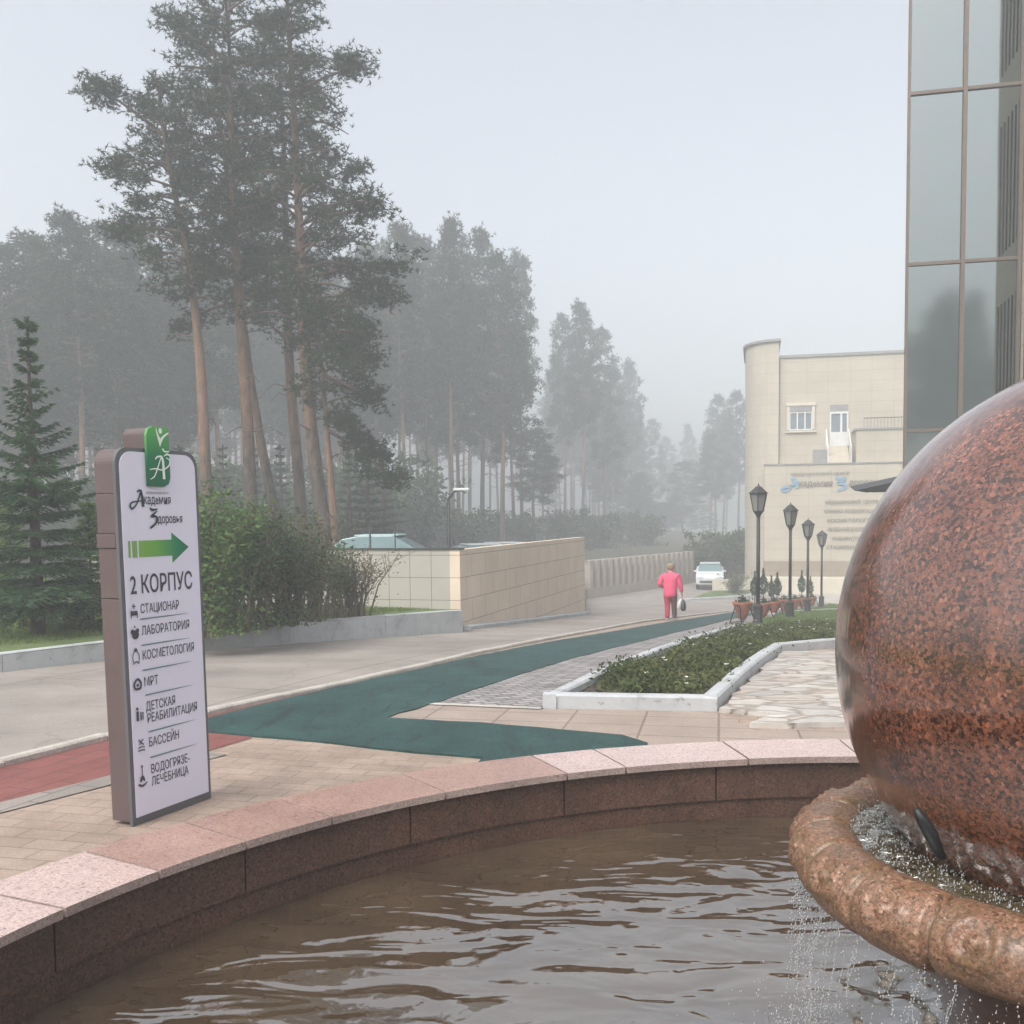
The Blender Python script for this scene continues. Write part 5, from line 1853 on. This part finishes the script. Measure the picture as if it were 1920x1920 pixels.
def make_pine(name, H, path, ext, n_limb, r0, mat_leaf, explicit=(), per=16, blades=8, L=0.135, w=0.031, spread=0.18, dead=3, cl=6, seed=1, bark=None):
    """tapered trunk with limbs and a broken crown. ext: list of (height fraction, left reach, right reach)"""
    rs = random.Random(seed)
    t = empty(name)
    tr = MB()
    pts, rad = [], []
    ns_ = 16
    for i in range(ns_ + 1):
        f = i / ns_
        x, y = path_at(path, f)
        wob = 0.04 * H / 15
        pts.append((x + wob * math.sin(f * 9 + seed), y + wob * math.cos(f * 7 + seed), f * H))
        rad.append(max(0.02, r0 * (1.12 if i == 0 else 1) * (1 - 0.86 * f ** 1.1)))
    tr.tube(pts, rad, 9)
    clumps = []

    def limb(f, tip, thick, ncl, curl=0.12):
        x, y = path_at(path, f)
        p0 = Vector((x, y, f * H))
        tip = Vector(tip)
        Lh = (tip - p0).length
        c = []
        n = 6
        sw = Vector((rs.uniform(-1, 1), rs.uniform(-1, 1), 0)) * Lh * 0.08
        for i in range(n + 1):
            q = p0.lerp(tip, i / n)
            q.z += math.sin(math.pi * i / n) * Lh * curl
            q += sw * math.sin(math.pi * i / n)
            c.append(q)
        tr.tube(c, [thick * (1 - 0.8 * i / n) + 0.006 for i in range(n + 1)], 5, 1, cap=False)
        for k in range(ncl):
            u = 0.38 + 0.62 * math.sqrt(rs.random())
            i = min(n - 1, int(u * n))
            q = c[i].lerp(c[i + 1], u * n - i)
            lat = Lh * 0.34 * (1.15 - u * 0.7)
            s_ = q + Vector((max(-lat, min(lat, rs.gauss(0, lat * 0.55))), max(-lat, min(lat, rs.gauss(0, lat * 0.55))), rs.gauss(0.04, 0.10 + lat * 0.14)))
            if (s_ - q).length > 0.25: tr.tube([q, s_], [0.012, 0.005], 3, 1, cap=False)
            clumps.append(tuple(s_))

    f_lo, f_hi = ext[0][0], ext[-1][0]
    for k in range(n_limb):
        f = f_lo + (f_hi - f_lo) * ((k + rs.random()) / n_limb)
        for a, c in zip(ext, ext[1:]):
            if a[0] <= f <= c[0] + 1e-9:
                u = (f - a[0]) / (c[0] - a[0] + 1e-9)
                el, er = a[1] + (c[1] - a[1]) * u, a[2] + (c[2] - a[2]) * u
                break
        az = k * 2.39996 + rs.uniform(-0.5, 0.5)
        ca = math.cos(az)
        reach = (el + (er - el) * (ca + 1) / 2) * rs.uniform(0.55, 1.05)
        x, y = path_at(path, f)
        droop = rs.uniform(-0.18, 0.16) + 0.35 * max(0, (f - 0.8)) / 0.2
        tip = (x + reach * ca, y + reach * math.sin(az), f * H + reach * droop)
        limb(f, tip, 0.016 + 0.014 * reach, max(3, int(cl * (0.5 + 0.3 * reach))))
    for f, tip, ncl in explicit:
        limb(f, tip, 0.05, ncl, 0.06)
    for k in range(dead):
        f = rs.uniform(0.25, max(0.3, f_lo))
        az = rs.uniform(0, 6.28)
        x, y = path_at(path, f)
        p0 = Vector((x, y, f * H))
        l_ = rs.uniform(0.5, 1.4)
        tr.tube([p0, p0 + Vector((math.cos(az) * l_ * 0.6, math.sin(az) * l_ * 0.6, 0.12)), p0 + Vector((math.cos(az) * l_, math.sin(az) * l_, -0.15))], [0.025, 0.016, 0.006], 4, 1, cap=False)
    # crown tip
    x, y = path_at(path, 1.0)
    for k in range(5): clumps.append((x + rs.gauss(0, 0.2), y + rs.gauss(0, 0.2), H - abs(rs.gauss(0, 0.3))))
    tr.build('trunk', [bark or M['bark'], M['limb']], t, True, uv=False)
    tri_mesh('crown', tufts(clumps, per, spread, blades, L, w), 3, mat_leaf, t)
    return t


def tall_pine(label, Y, trunk_px, top_py, ext_px, n_limb, r0, explicit_px=(), seed=1, dead=3, **kw):
    """foreground pine measured on the photograph, standing Y metres away on the terrace"""
    base = depth_at(trunk_px[0][0], trunk_px[0][1], Y)
    z0 = zt(base.x, base.y)
    b2 = None
    ztop_ = depth_at(trunk_px[-1][0], top_py, Y).z
    H = ztop_ - z0
    path = []
    for px, py in trunk_px:
        q = depth_at(px, py, Y)
        path.append(((q.z - z0) / H, q.x, 0.0))
    # extend the lean down to the ground
    (f1, x1, _), (f2, x2, _) = path[0], path[1]
    xb = x1 - (x2 - x1) / (f2 - f1) * f1
    path = [(0.0, xb, 0.0)] + path
    if path[-1][0] < 1.0: path.append((1.0, path[-1][1], 0.0))
    path = [(f, x - xb, y) for f, x, y in path]
    ext = []
    mpp = Y / FPX
    for py, l_, r_ in ext_px:
        q = depth_at(960, py, Y)
        f = (q.z - z0) / H
        px_t = depth_at(l_, py, Y).x - xb, depth_at(r_, py, Y).x - xb
        xc = path_at(path, min(1, f))[0]
        ext.append((f, max(0.15, xc - px_t[0]), max(0.15, px_t[1] - xc)))
    ext.sort()
    ex = []
    for py0, tx, ty, ncl in explicit_px:
        q = depth_at(tx, ty, Y)
        q0 = depth_at(960, py0, Y)
        ex.append(((q0.z - z0) / H, (q.x - xb, rnd.uniform(-0.6, 0.6), q.z - z0), ncl))
    t = make_pine('pine_tree', H, path, ext, n_limb, r0, M['needle'], ex, seed=seed, dead=dead, **kw)
    t.location = (xb, Y, z0)
    tag(t, label, 'tree', 'tall pines beyond the shrubs')
    return t


tall_pine('leaning bare-trunked tall pine just right of the direction sign', 27.5, [(392, 960), (375, 700), (352, 480), (322, 320), (300, 190)], 150,
          [(560, 300, 430), (440, 220, 430), (330, 225, 420), (240, 235, 400), (170, 265, 350)], 46, 0.20,
          [(250, 180, 165, 26), (300, 198, 325, 20), (430, 222, 440, 22)], seed=3, dead=5)
tall_pine('tall straight pine second right of the direction sign, crown leaving the frame', 28.5, [(470, 960), (455, 700), (443, 420), (436, 250), (425, 20)], -40,
          [(560, 370, 560), (400, 320, 560), (260, 300, 540), (120, 305, 530), (10, 320, 500), (-30, 390, 460)], 66, 0.21,
          [(120, 305, 30, 22), (560, 330, 620, 14)], seed=5, dead=4)
tall_pine('thin pine leaning left behind the second tall pine, dark at its foot', 30.0, [(515, 960), (480, 760), (458, 620), (430, 420), (405, 150)], 40,
          [(520, 320, 520), (380, 310, 500), (220, 300, 490), (90, 330, 470)], 44, 0.17, seed=8, dead=4)
tall_pine('dark pine close left of the forked orange pine', 30.5, [(562, 960), (547, 720), (540, 520), (530, 300), (520, 90)], 20,
          [(600, 420, 660), (450, 430, 650), (280, 420, 620), (100, 440, 600)], 50, 0.20, [(640, 690, 620, 24), (640, 480, 590, 10)], seed=13, dead=5)
tall_pine('tallest orange-barked pine with a long branch to the right at its top', 28.0, [(606, 970), (586, 800), (572, 650), (556, 400), (545, 100), (540, -40)], -110,
          [(640, 480, 700), (540, 460, 745), (420, 450, 725), (300, 460, 680), (180, 470, 640), (60, 480, 610), (-60, 500, 590)], 84, 0.22,
          [(170, 682, 130, 30), (420, 735, 400, 24), (520, 757, 505, 24), (560, 742, 560, 16), (370, 690, 310, 16), (640, 700, 690, 18)], seed=21, dead=5)
tall_pine('dark-footed pine with low drooping boughs right of the orange pine', 26.5, [(628, 980), (612, 820), (604, 700), (598, 600)], 560,
          [(760, 560, 680), (700, 560, 700), (620, 570, 690), (580, 570, 640)], 18, 0.13,
          [(800, 745, 905, 22), (780, 700, 850, 20), (760, 655, 800, 16), (700, 715, 760, 14)], seed=34, dead=3, cl=7)

# pines of the wood behind, six kinds copied with their own size and turn
def var_pine(i):
    rs = random.Random(100 + i)
    H = 15.0
    path = [(0, 0, 0), (0.4, rs.uniform(-0.25, 0.25), rs.uniform(-0.3, 0.3)), (0.75, rs.uniform(-0.4, 0.4), rs.uniform(-0.4, 0.4)), (1, rs.uniform(-0.4, 0.4), 0)]
    cs = [0.42, 0.36, 0.5, 0.45, 0.33, 0.55][i]
    wd = [2.3, 2.7, 2.0, 2.5, 2.9, 2.2][i]
    ext = [(cs, wd * 0.55, wd * 0.7), (cs + 0.14, wd, wd * 0.85), (0.8, wd * 0.85, wd * 0.95), (0.92, wd * 0.55, wd * 0.5), (1.0, 0.3, 0.35)]
    return make_pine('pine_tree', H, path, ext, 54, 0.17, M['needle_far'], per=11, blades=7, L=0.20, w=0.060, spread=0.26, seed=200 + i, dead=7, cl=8)


var = [None] * 6
used_var = [False] * 6


def put_pine(i, x, y, z, H, rz, sx, label, group):
    if var[i] is None: var[i] = var_pine(i)
    if not used_var[i]:
        o = var[i]
        used_var[i] = True
    else:
        o = copy_tree(var[i])
    s = H / 15.0
    o.location = (x, y, z)
    o.rotation_euler = (0, 0, rz)
    o.scale = (sx, sx, s)
    return tag(o, label, 'tree', group)


bg_list = [(-95, 500, 46), (-40, 480, 45), (20, 468, 45), (75, 450, 47), (150, 412, 44), (215, 430, 46), (110, 500, 52), (275, 440, 48), (330, 500, 52), (45, 560, 56), (190, 545, 58), (410, 490, 50),
           (480, 480, 50), (540, 520, 54), (640, 490, 48), (700, 470, 52), (620, 560, 60), (760, 430, 46), (802, 455, 50), (850, 422, 47), (905, 442, 50), (942, 482, 48), (978, 486, 55), (880, 520, 62), (820, 560, 66),
           (1058, 596, 66), (1092, 576, 62), (1132, 622, 67), (1150, 690, 76), (1182, 682, 82), (1196, 765, 96), (1222, 790, 98), (1250, 822, 112), (1290, 800, 112), (1322, 822, 124),
           (1342, 745, 86), (1384, 738, 80), (1362, 775, 98), (1268, 856, 135), (1305, 852, 135), (1162, 800, 92), (1105, 700, 88), (935, 620, 70)]
words_side = {0: 'behind the left edge spruce', 1: 'behind the tall front pines', 2: 'above the tan wall', 3: 'at the end of the road'}
for k, (px, py, Y) in enumerate(bg_list):
    Y = 30 + (Y - 30) * (1.45 if px < 420 else 2.3)
    q = depth_at(px, 960, Y)
    z0 = zt(q.x, q.y) if px < 1150 else SLN(q.x, q.y)
    ztop_ = depth_at(px, py, Y).z
    zone = 0 if px < 300 else 1 if px < 745 else 2 if px < 1170 else 3
    lab = ('tall misty pine ' if Y < 85 else 'pale fogged pine ') + words_side[zone]
    put_pine((k * 5 + k // 6) % 6, q.x, q.y, z0, ztop_ - z0, rnd.uniform(0, 6.28), rnd.uniform(1.05, 1.4) if px < 740 else rnd.uniform(0.9, 1.15), lab, 'pines of the wood ' + words_side[zone] + (', nearer' if Y < 85 else ', farther'))
# darker depth of the wood: more trunks and crowns below the skyline
sky_x = [-400, 20, 150, 300, 745, 850, 1000, 1090, 1150, 1200, 1260, 1300, 1345, 1390]
sky_y = [500, 470, 415, 440, 430, 425, 560, 580, 690, 790, 830, 830, 760, 745]
for k in range(150):
    px = -380 + 1750 * ((k * 0.61803) % 1.0) if k < 105 else rnd.uniform(1040, 1385) if k < 128 else rnd.uniform(-100, 760)
    Y = rnd.uniform(44, 62) if k % 3 == 0 else rnd.uniform(62, 118)
    if px > 1020: Y = rnd.uniform(82, 118)
    elif px > 740: Y = max(Y, 52)
    Y = 30 + (Y - 30) * 2.0
    py = float(np.interp(px, sky_x, sky_y)) + rnd.uniform(25, 150)
    if k >= 105: py += rnd.uniform(0, 60)
    if 975 < px < 1030: py = max(py, rnd.uniform(800, 860))
    q = depth_at(px, 960, Y)
    z0 = zt(q.x, q.y) if px < 1150 else SLN(q.x, q.y)
    ztop_ = depth_at(px, py, Y).z
    zone = 0 if px < 300 else 1 if px < 745 else 2 if px < 1170 else 3
    put_pine(k % 6, q.x, q.y, z0, max(6, ztop_ - z0), rnd.uniform(0, 6.28), rnd.uniform(1.0, 1.45) if px < 740 or px > 1040 else rnd.uniform(0.85, 1.05), 'grey pine deep in the misty wood ' + words_side[zone], 'pines deep in the wood ' + words_side[zone])
# pines across the road behind the viewer, mirrored in the glass front
for k, (x, y, H) in enumerate(((-4, -38, 14), (1, -44, 15), (5, -36, 13), (9, -46, 16), (13, -40, 14), (-9, -42, 15), (17, -45, 15), (21, -39, 13), (3, -55, 17), (11, -58, 17), (-6, -56, 17), (26, -50, 16), (-12, -70, 19), (-3, -72, 20), (0, -68, 19), (6, -74, 20), (9, -70, 19), (14, -73, 20), (19, -69, 19), (24, -75, 21), (7, -80, 21), (-8, -82, 21), (16, -82, 21))):
    put_pine((k * 2 + 1) % 6, x * 1.25, max(-112, y - 30 - 4 * (k % 4)), 0, H * (1.25 + 0.35 * math.sin(k * 1.7) ** 2), k * 1.1, 1.15 + 0.55 * math.sin(k * 2.3) ** 2, 'dim pine mirrored in the dark glass front', 'pines mirrored in the glass front')

# ------------------------------------------------------------------ spruces
def make_spruce(H, Rb, n_whorl, mat_leaf, seed, z_lo=0.05, dens=1.0, name='spruce_tree', droop=0.25):
    rs = random.Random(seed)
    t = empty(name)
    MB().tube([(0, 0, 0), (0.01, 0.0, H * 0.5), (0, 0, H)], [0.022 * H + 0.01, 0.012 * H, 0.006], 7).build('trunk', M['bark_dark'], t, True, uv=False)
    tris = []
    tw_ = MB()
    for i in range(n_whorl):
        f = z_lo + (0.97 - z_lo) * (i / (n_whorl - 1)) ** 0.92
        reach = Rb * max(0.02, 1 - f / 0.88) ** 0.95 * rs.uniform(0.62, 1.15) + 0.06
        nb_ = max(4, int(5 + 4 * (1 - f)))
        a0 = rs.uniform(0, 6.28)
        for b_ in range(nb_):
            az = a0 + 2 * math.pi * b_ / nb_ + rs.uniform(-0.3, 0.3)
            r_ = reach * rs.uniform(0.7, 1.12)
            up = 0.10 + 0.5 * f
            base = Vector((0, 0, f * H + rs.uniform(-0.05, 0.05)))
            dirv = Vector((math.cos(az), math.sin(az), 0))
            n = max(4, int(r_ / 0.07))
            prev = base
            pts = []
            for k in range(n + 1):
                u = k / n
                p = base + dirv * (r_ * u) + Vector((0, 0, r_ * (up * u - droop * 2.0 * u * u * (1 - f) + 0.16 * u ** 4)))
                pts.append(p)
            tw_.tube([pts[0], pts[n // 2], pts[-1]], [0.010, 0.007, 0.003], 3, cap=False)
            side = Vector((-dirv.y, dirv.x, 0))
            for k in range(1, n + 1):
                u = k / n
                p = pts[k]
                fan = r_ * 0.36 * (1.08 - u) + 0.05
                nt_ = max(3, int(5 * dens))
                for s in (-1, 1):
                    for q in range(nt_):
                        l_ = fan * rs.uniform(0.5, 1.1)
                        dv = (side * s * rs.uniform(0.5, 1.0) + dirv * rs.uniform(0.25, 0.9) + Vector((0, 0, rs.uniform(-0.45, 0.12)))).normalized()
                        # a twig: three short blades set along it
                        m_ = max(1, int(l_ / 0.07))
                        for j in range(m_):
                            c = p + dv * (l_ * (j + 0.3) / m_)
                            e = dv.cross(Vector((rs.uniform(-1, 1), rs.uniform(-1, 1), rs.uniform(-1, 1)))).normalized()
                            wv = 0.015
                            tris += [tuple(c - e * wv), tuple(c + e * wv), tuple(c + dv * 0.085 + Vector((0, 0, rs.uniform(-0.02, 0.01))))]
                # tip blades
                e = Vector((rs.uniform(-1, 1), rs.uniform(-1, 1), rs.uniform(-1, 1))).normalized() * 0.022
                tris += [tuple(p - e), tuple(p + e), tuple(p + dirv * 0.10 + Vector((0, 0, 0.02)))]
    tw_.build('branches', M['bark_dark'], t, uv=False)
    for k in range(150):      # leading shoot
        z = H * (1 - 0.16 * rs.random() ** 1.5)
        a = rs.uniform(0, 6.28)
        p = Vector((0, 0, z))
        d = Vector((math.cos(a), math.sin(a), 0.9)).normalized()
        e = d.cross(Vector((rs.random(), rs.random(), rs.random()))).normalized() * 0.012
        tris += [tuple(p - e), tuple(p + e), tuple(p + d * 0.07)]
    tri_mesh('foliage', tris, 3, mat_leaf, t)
    return t


def lawn_spot(px, py):
    q = at(px, py, 0.0)
    q = at(px, py, lawn_off(q.x, q.y))
    q.z = SLN(q.x, q.y) + lawn_off(q.x, q.y)
    return q


q = lawn_spot(72, 1174)
Hs = depth_at(68, 598, q.y).z - q.z
o = make_spruce(Hs, 1.55, 19, M['spruce'], 4, z_lo=0.10)
o.location = q
tag(o, 'dark spruce with a bare pointed tip at the left edge of the picture', 'tree')
q = lawn_spot(150, 1186)
o = make_spruce(depth_at(150, 940, q.y).z - q.z, 0.95, 15, M['spruce_young'], 9, dens=1.2, name='young_spruce', droop=0.4)
o.location = (q.x - 0.5, q.y + 1.6, q.z)
tag(o, 'low bright green spruce in front of the dark spruce, left of the sign', 'tree')
q = lawn_spot(20, 1186)
o = make_spruce(depth_at(20, 930, q.y).z - q.z, 0.85, 13, M['spruce_young'], 19, dens=1.1, name='young_spruce', droop=0.4)
o.location = (q.x - 0.9, q.y + 1.9, q.z)
tag(o, 'low bright green spruce cut by the left edge of the picture', 'tree')
q = lawn_spot(-60, 1180)
o = make_spruce(3.2, 1.1, 17, M['spruce'], 29, name='spruce_tree')
o.location = (q.x - 0.6, q.y + 1.6, q.z)
tag(o, 'half-hidden dark spruce behind the left edge spruces', 'tree')

# ------------------------------------------------------------------ shrubs along the lawn
def make_shrub(H, Rw, n_stem, n_leaf, size, mt, seed, open_=0.3, name='shrub'):
    rs = random.Random(seed)
    t = empty(name)
    st = MB()
    nodes_ = []
    for k in range(n_stem):
        a = rs.uniform(0, 6.28)
        l_ = Rw * rs.uniform(0.25, 1.0)
        h_ = H * rs.uniform(0.6, 1.0)
        b_ = Vector((rs.gauss(0, 0.12), rs.gauss(0, 0.1), 0))
        m1 = b_ + Vector((math.cos(a) * l_ * 0.3, math.sin(a) * l_ * 0.3, h_ * 0.5))
        e = b_ + Vector((math.cos(a) * l_, math.sin(a) * l_, h_))
        st.tube([b_, m1, e], [0.02, 0.013, 0.005], 5, cap=False)
        for j in range(4):
            u = rs.uniform(0.12 + 0.3 * open_, 1.0)
            p = m1.lerp(e, (u - 0.5) * 2) if u > 0.5 else b_.lerp(m1, u * 2)
            q_ = p + Vector((rs.gauss(0, 0.22), rs.gauss(0, 0.22), rs.uniform(0.05, 0.4)))
            q_.z = min(q_.z, H)
            st.tube([p, q_], [0.008, 0.003], 4, cap=False)
            nodes_.append((p, q_))
        nodes_.append((m1, e))
    def f():
        if rs.random() < 0.10:
            return (rs.gauss(0, 0.5 * Rw), rs.gauss(0, 0.35 * Rw), abs(rs.gauss(0, 0.2)) + 0.03)
        p, q_ = rs.choice(nodes_)
        u = rs.random()
        c = p.lerp(q_, u)
        g = 0.07 + 0.06 * (1 - open_)
        return (c.x + rs.gauss(0, g), c.y + rs.gauss(0, g), max(0.06, c.z + rs.gauss(0, g)))
    st.build('stems', M['twig'], t, uv=False)
    tri_mesh('leaves', leaf_cloud(n_leaf, f, size, 0.7), 4, mt, t)
    return t


sh_list = [(388, 1172, 925, 0.62, 24, 7000, 0.040, 'shrub', 'tall light green shrub just right of the direction sign', 0.15),
           (440, 1168, 958, 0.50, 18, 3400, 0.038, 'shrub_mid', 'green shrub with bare lower stems, second right of the direction sign', 0.55),
           (488, 1163, 950, 0.52, 18, 3600, 0.038, 'shrub_dark', 'green shrub with a forked grey stem, third right of the direction sign', 0.5),
           (536, 1160, 985, 0.50, 20, 5200, 0.036, 'shrub_dark', 'darkest shrub, dense to the ground, left of the pale wall', 0.1),
           (585, 1155, 965, 0.50, 22, 3000, 0.034, 'shrub_olive', 'olive upright shrub with gaps, against the left end of the pale wall', 0.7),
           (622, 1152, 1020, 0.42, 18, 1500, 0.034, 'shrub_mid', 'sparse light green shrub beside the twiggy one', 0.7),
           (664, 1150, 1030, 0.70, 36, 1500, 0.028, 'shrub_olive', 'twiggy grey-green shrub spreading over the pale wall', 0.9)]
for k, (px, py, pt, Rw, nst, nl, sz, mt, lab, op) in enumerate(sh_list):
    q = lawn_spot(px, py)
    Hh = depth_at(px, pt, q.y).z - q.z
    o = make_shrub(Hh, Rw, nst, nl, sz, M[mt], 300 + k, op)
    o.location = q
    tag(o, lab, 'shrub', 'shrubs between the sign and the wall')
# understorey in the wood
us0 = [None, None]
for k in range(34):
    px = -300 + 1500 * ((k * 0.754877) % 1.0)
    Y = rnd.uniform(32, 70)
    if px > 640: Y = rnd.uniform(56, 95)
    if px > 980: px -= 330
    q = depth_at(px, 960, Y)
    i = k % 2
    if us0[i] is None:
        us0[i] = make_shrub(2.6, 1.7, 34, 3600, 0.11, M['shrub_dark'], 500 + i, 0.1, name='undergrowth_bush')
        o = us0[i]
    else:
        o = copy_tree(us0[i])
    o.location = (q.x, q.y, zt(q.x, q.y) - 0.05)
    o.rotation_euler = (0, 0, k * 1.7)
    s = rnd.uniform(0.8, 1.4)
    o.scale = (s, s, s)
    tag(o, 'dim leafy bush among the pine trunks of the wood', 'bush', 'bushes under the pines')
ys0 = make_spruce(6.0, 1.5, 17, M['needle'], 77, z_lo=0.08, name='young_spruce', droop=0.35)
for k, (px, py, Y) in enumerate(((232, 790, 35), (300, 700, 37), (338, 655, 36), (420, 760, 38), (478, 690, 41), (528, 735, 40), (655, 720, 39), (190, 760, 40), (690, 800, 36), (-60, 740, 36), (720, 840, 42))):
    q = depth_at(px, 960, Y)
    o = ys0 if k == 0 else copy_tree(ys0)
    o.location = (q.x, q.y, zt(q.x, q.y))
    o.rotation_euler = (0, 0, k * 1.9)
    py = max(py, 835)
    hh_ = (depth_at(px, py, Y).z - zt(q.x, q.y)) / 6.0
    o.scale = (1.35, 1.35, hh_)
    tag(o, 'grey-green young spruce standing in the mist between the pine trunks', 'tree', 'young spruces between the pine trunks')
for k in range(26):
    px = -120 + 900 * ((k * 0.618034 + 0.2) % 1.0)
    Y = rnd.uniform(44, 70)
    q = depth_at(px, 960, Y)
    o = copy_tree(us0[k % 2])
    o.location = (q.x, q.y, zt(q.x, q.y) - 0.1)
    o.rotation_euler = (0, 0, k * 2.9)
    s = rnd.uniform(1.3, 2.1)
    o.scale = (s, s, s * 1.15)
    tag(o, 'dim leafy bush among the pine trunks of the wood', 'bush', 'bushes under the pines')
for k in range(40):
    px = -320 + 1560 * ((k * 0.754877 + 0.3) % 1.0)
    Y = rnd.uniform(72, 115)
    q = depth_at(px, 960, Y)
    o = copy_tree(us0[k % 2])
    o.location = (q.x, q.y, zt(q.x, q.y) - 0.1)
    o.rotation_euler = (0, 0, k * 2.3)
    s = rnd.uniform(1.5, 2.6) if px < 560 else rnd.uniform(1.1, 1.5)
    o.scale = (s, s, s * 0.9)
    tag(o, 'grey leafy bush far back in the misty wood', 'bush', 'bushes far back in the wood')
for k in range(9):
    t_ = k / 8
    x_, y_ = fb.x + 0.8 + t_ * 7.5, fb.y + 1.0 + t_ * 15
    o = copy_tree(us0[k % 2])
    o.location = (x_, y_, SLN(x_, y_))
    o.rotation_euler = (0, 0, k * 1.3)
    s = 0.95 + 0.25 * math.sin(k * 2.0)
    o.scale = (s, s, s)
    tag(o, 'dim leafy bush at the roadside just beyond the end of the pillar fence', 'bush', 'roadside bushes beyond the pillar fence')
# hedge behind the van and the island bush
q = at(1390, 1090)
hd = make_shrub(2.6, 2.2, 50, 6500, 0.12, M['shrub_dark'], 611, 0.0, name='hedge')
hd.location = (q.x + 0.6, 64, SLN(q.x, 64))
tag(hd, 'dark hedge in the mist beside the cream building, behind the low wall', 'hedge')
q = at(1376, 1112, 0.1)
o = make_shrub(1.0, 0.75, 26, 1500, 0.06, M['shrub_olive'], 612, 0.2)
o.location = (q.x, q.y, q.z)
tag(o, 'small round bush on the grass island by the low cream wall', 'shrub')

# ------------------------------------------------------------------ flower bed and grass
def in_poly(x, y, poly):
    c = False
    j = len(poly) - 1
    for i in range(len(poly)):
        if (poly[i][1] > y) != (poly[j][1] > y) and x < (poly[j][0] - poly[i][0]) * (y - poly[i][1]) / (poly[j][1] - poly[i][1]) + poly[i][0]:
            c = not c
        j = i
    return c


xs_ = [p[0] for p in bed]
ys_ = [p[1] for p in bed]
cen = Vector((sum(xs_) / 6, sum(ys_) / 6))
pl, pz_, flow = [], [], MB()
while len(pl) < 1050:
    x, y = rnd.uniform(min(xs_), max(xs_)), rnd.uniform(min(ys_), max(ys_))
    if not in_poly(x, y, bed): continue
    if not all(in_poly(x + dx, y + dy, bed) for dx, dy in ((0.24, 0), (-0.24, 0), (0, 0.24), (0, -0.24))): continue
    if noise.noise(Vector((x * 0.9, y * 0.9, 3))) < -0.22: continue
    pl.append((x, y, SLN(x, y) + 0.06))
V = []
for (x, y, z) in pl:
    h_ = 0.06 + 0.12 * (noise.noise(Vector((x * 1.3, y * 1.3, 9))) + 0.6) * rnd.uniform(0.6, 1.2)
    n_ = 44 if y < 15 else 22
    P = np.column_stack([x + RNG.normal(0, 0.10, n_), y + RNG.normal(0, 0.10, n_), z + np.abs(RNG.uniform(0.01, h_, n_))])
    V.append(P)
P = np.concatenate(V)
it = iter(P.tolist())
leaves = leaf_cloud(len(P), lambda: next(it), 0.030, 0.8)
o = tri_mesh('flower_bed_plants', leaves, 4, M['bed_leaf'])
tag(o, 'low green and yellowing bedding plants filling the white-edged bed', 'flower bed', kind='stuff')
for k in range(45):
    x, y, z = rnd.choice(pl)
    z += rnd.uniform(0.10, 0.18)
    x += rnd.gauss(0, 0.08)
    y += rnd.gauss(0, 0.08)
    for j in range(6):
        a = 2 * math.pi * j / 6 + k
        r_ = rnd.uniform(0.014, 0.026)
        c, s = math.cos(a), math.sin(a)
        flow.add([(x, y, z), (x + r_ * (c - 0.45 * s), y + r_ * (s + 0.45 * c), z + 0.014), (x + 1.3 * r_ * c, y + 1.3 * r_ * s, z + 0.02), (x + r_ * (c + 0.45 * s), y + r_ * (s - 0.45 * c), z + 0.014)], [(0, 1, 2, 3)])
o = flow.build('bed_blossoms', M['petal'], uv=False)
tag(o, 'scattered small white blossoms over the bedding plants', 'flowers', kind='stuff')


def blades(n, fn, h_, w_, mt, name, label):
    P = np.array([fn() for _ in range(n)])
    a = RNG.uniform(0, 6.28, n)
    e = np.column_stack([np.cos(a), np.sin(a), np.zeros(n)]) * w_
    d = np.column_stack([RNG.normal(0, 0.35, n), RNG.normal(0, 0.35, n), np.ones(n)]) * (h_ * RNG.uniform(0.5, 1.3, (n, 1)))
    o = tri_mesh(name, np.stack([P - e, P + e, P + d], 1).reshape(-1, 3), 3, mt)
    tag(o, label, 'grass', kind='stuff')


def f_lawn():
    t_ = rnd.random() ** 0.8
    u = rnd.uniform(0.25, 1) ** 1.6 * 7
    b_ = Vector(kerbA_start) + (Vector(kerbA1) - Vector(kerbA_start)) * (0.45 + 0.55 * t_)
    x, y = b_.x - kA_dir.y * u, b_.y + kA_dir.x * u
    return (x, y, SLN(x, y) + lawn_off(x, y))


blades(42000, f_lawn, 0.055, 0.006, M['grass'], 'lawn_grass', 'short green lawn grass behind the white kerb under the shrubs')
gx = [p[0] for p in gl]
gy = [p[1] for p in gl]
def f_verge():
    while True:
        x, y = rnd.uniform(min(gx), 15), rnd.uniform(min(gy), max(gy))
        if in_poly(x, y, gl): return (x, y, SLN(x, y) + 0.05)
blades(22000, f_verge, 0.06, 0.010, M['grass'], 'verge_grass', 'rough green grass on the verge round the lamp posts')
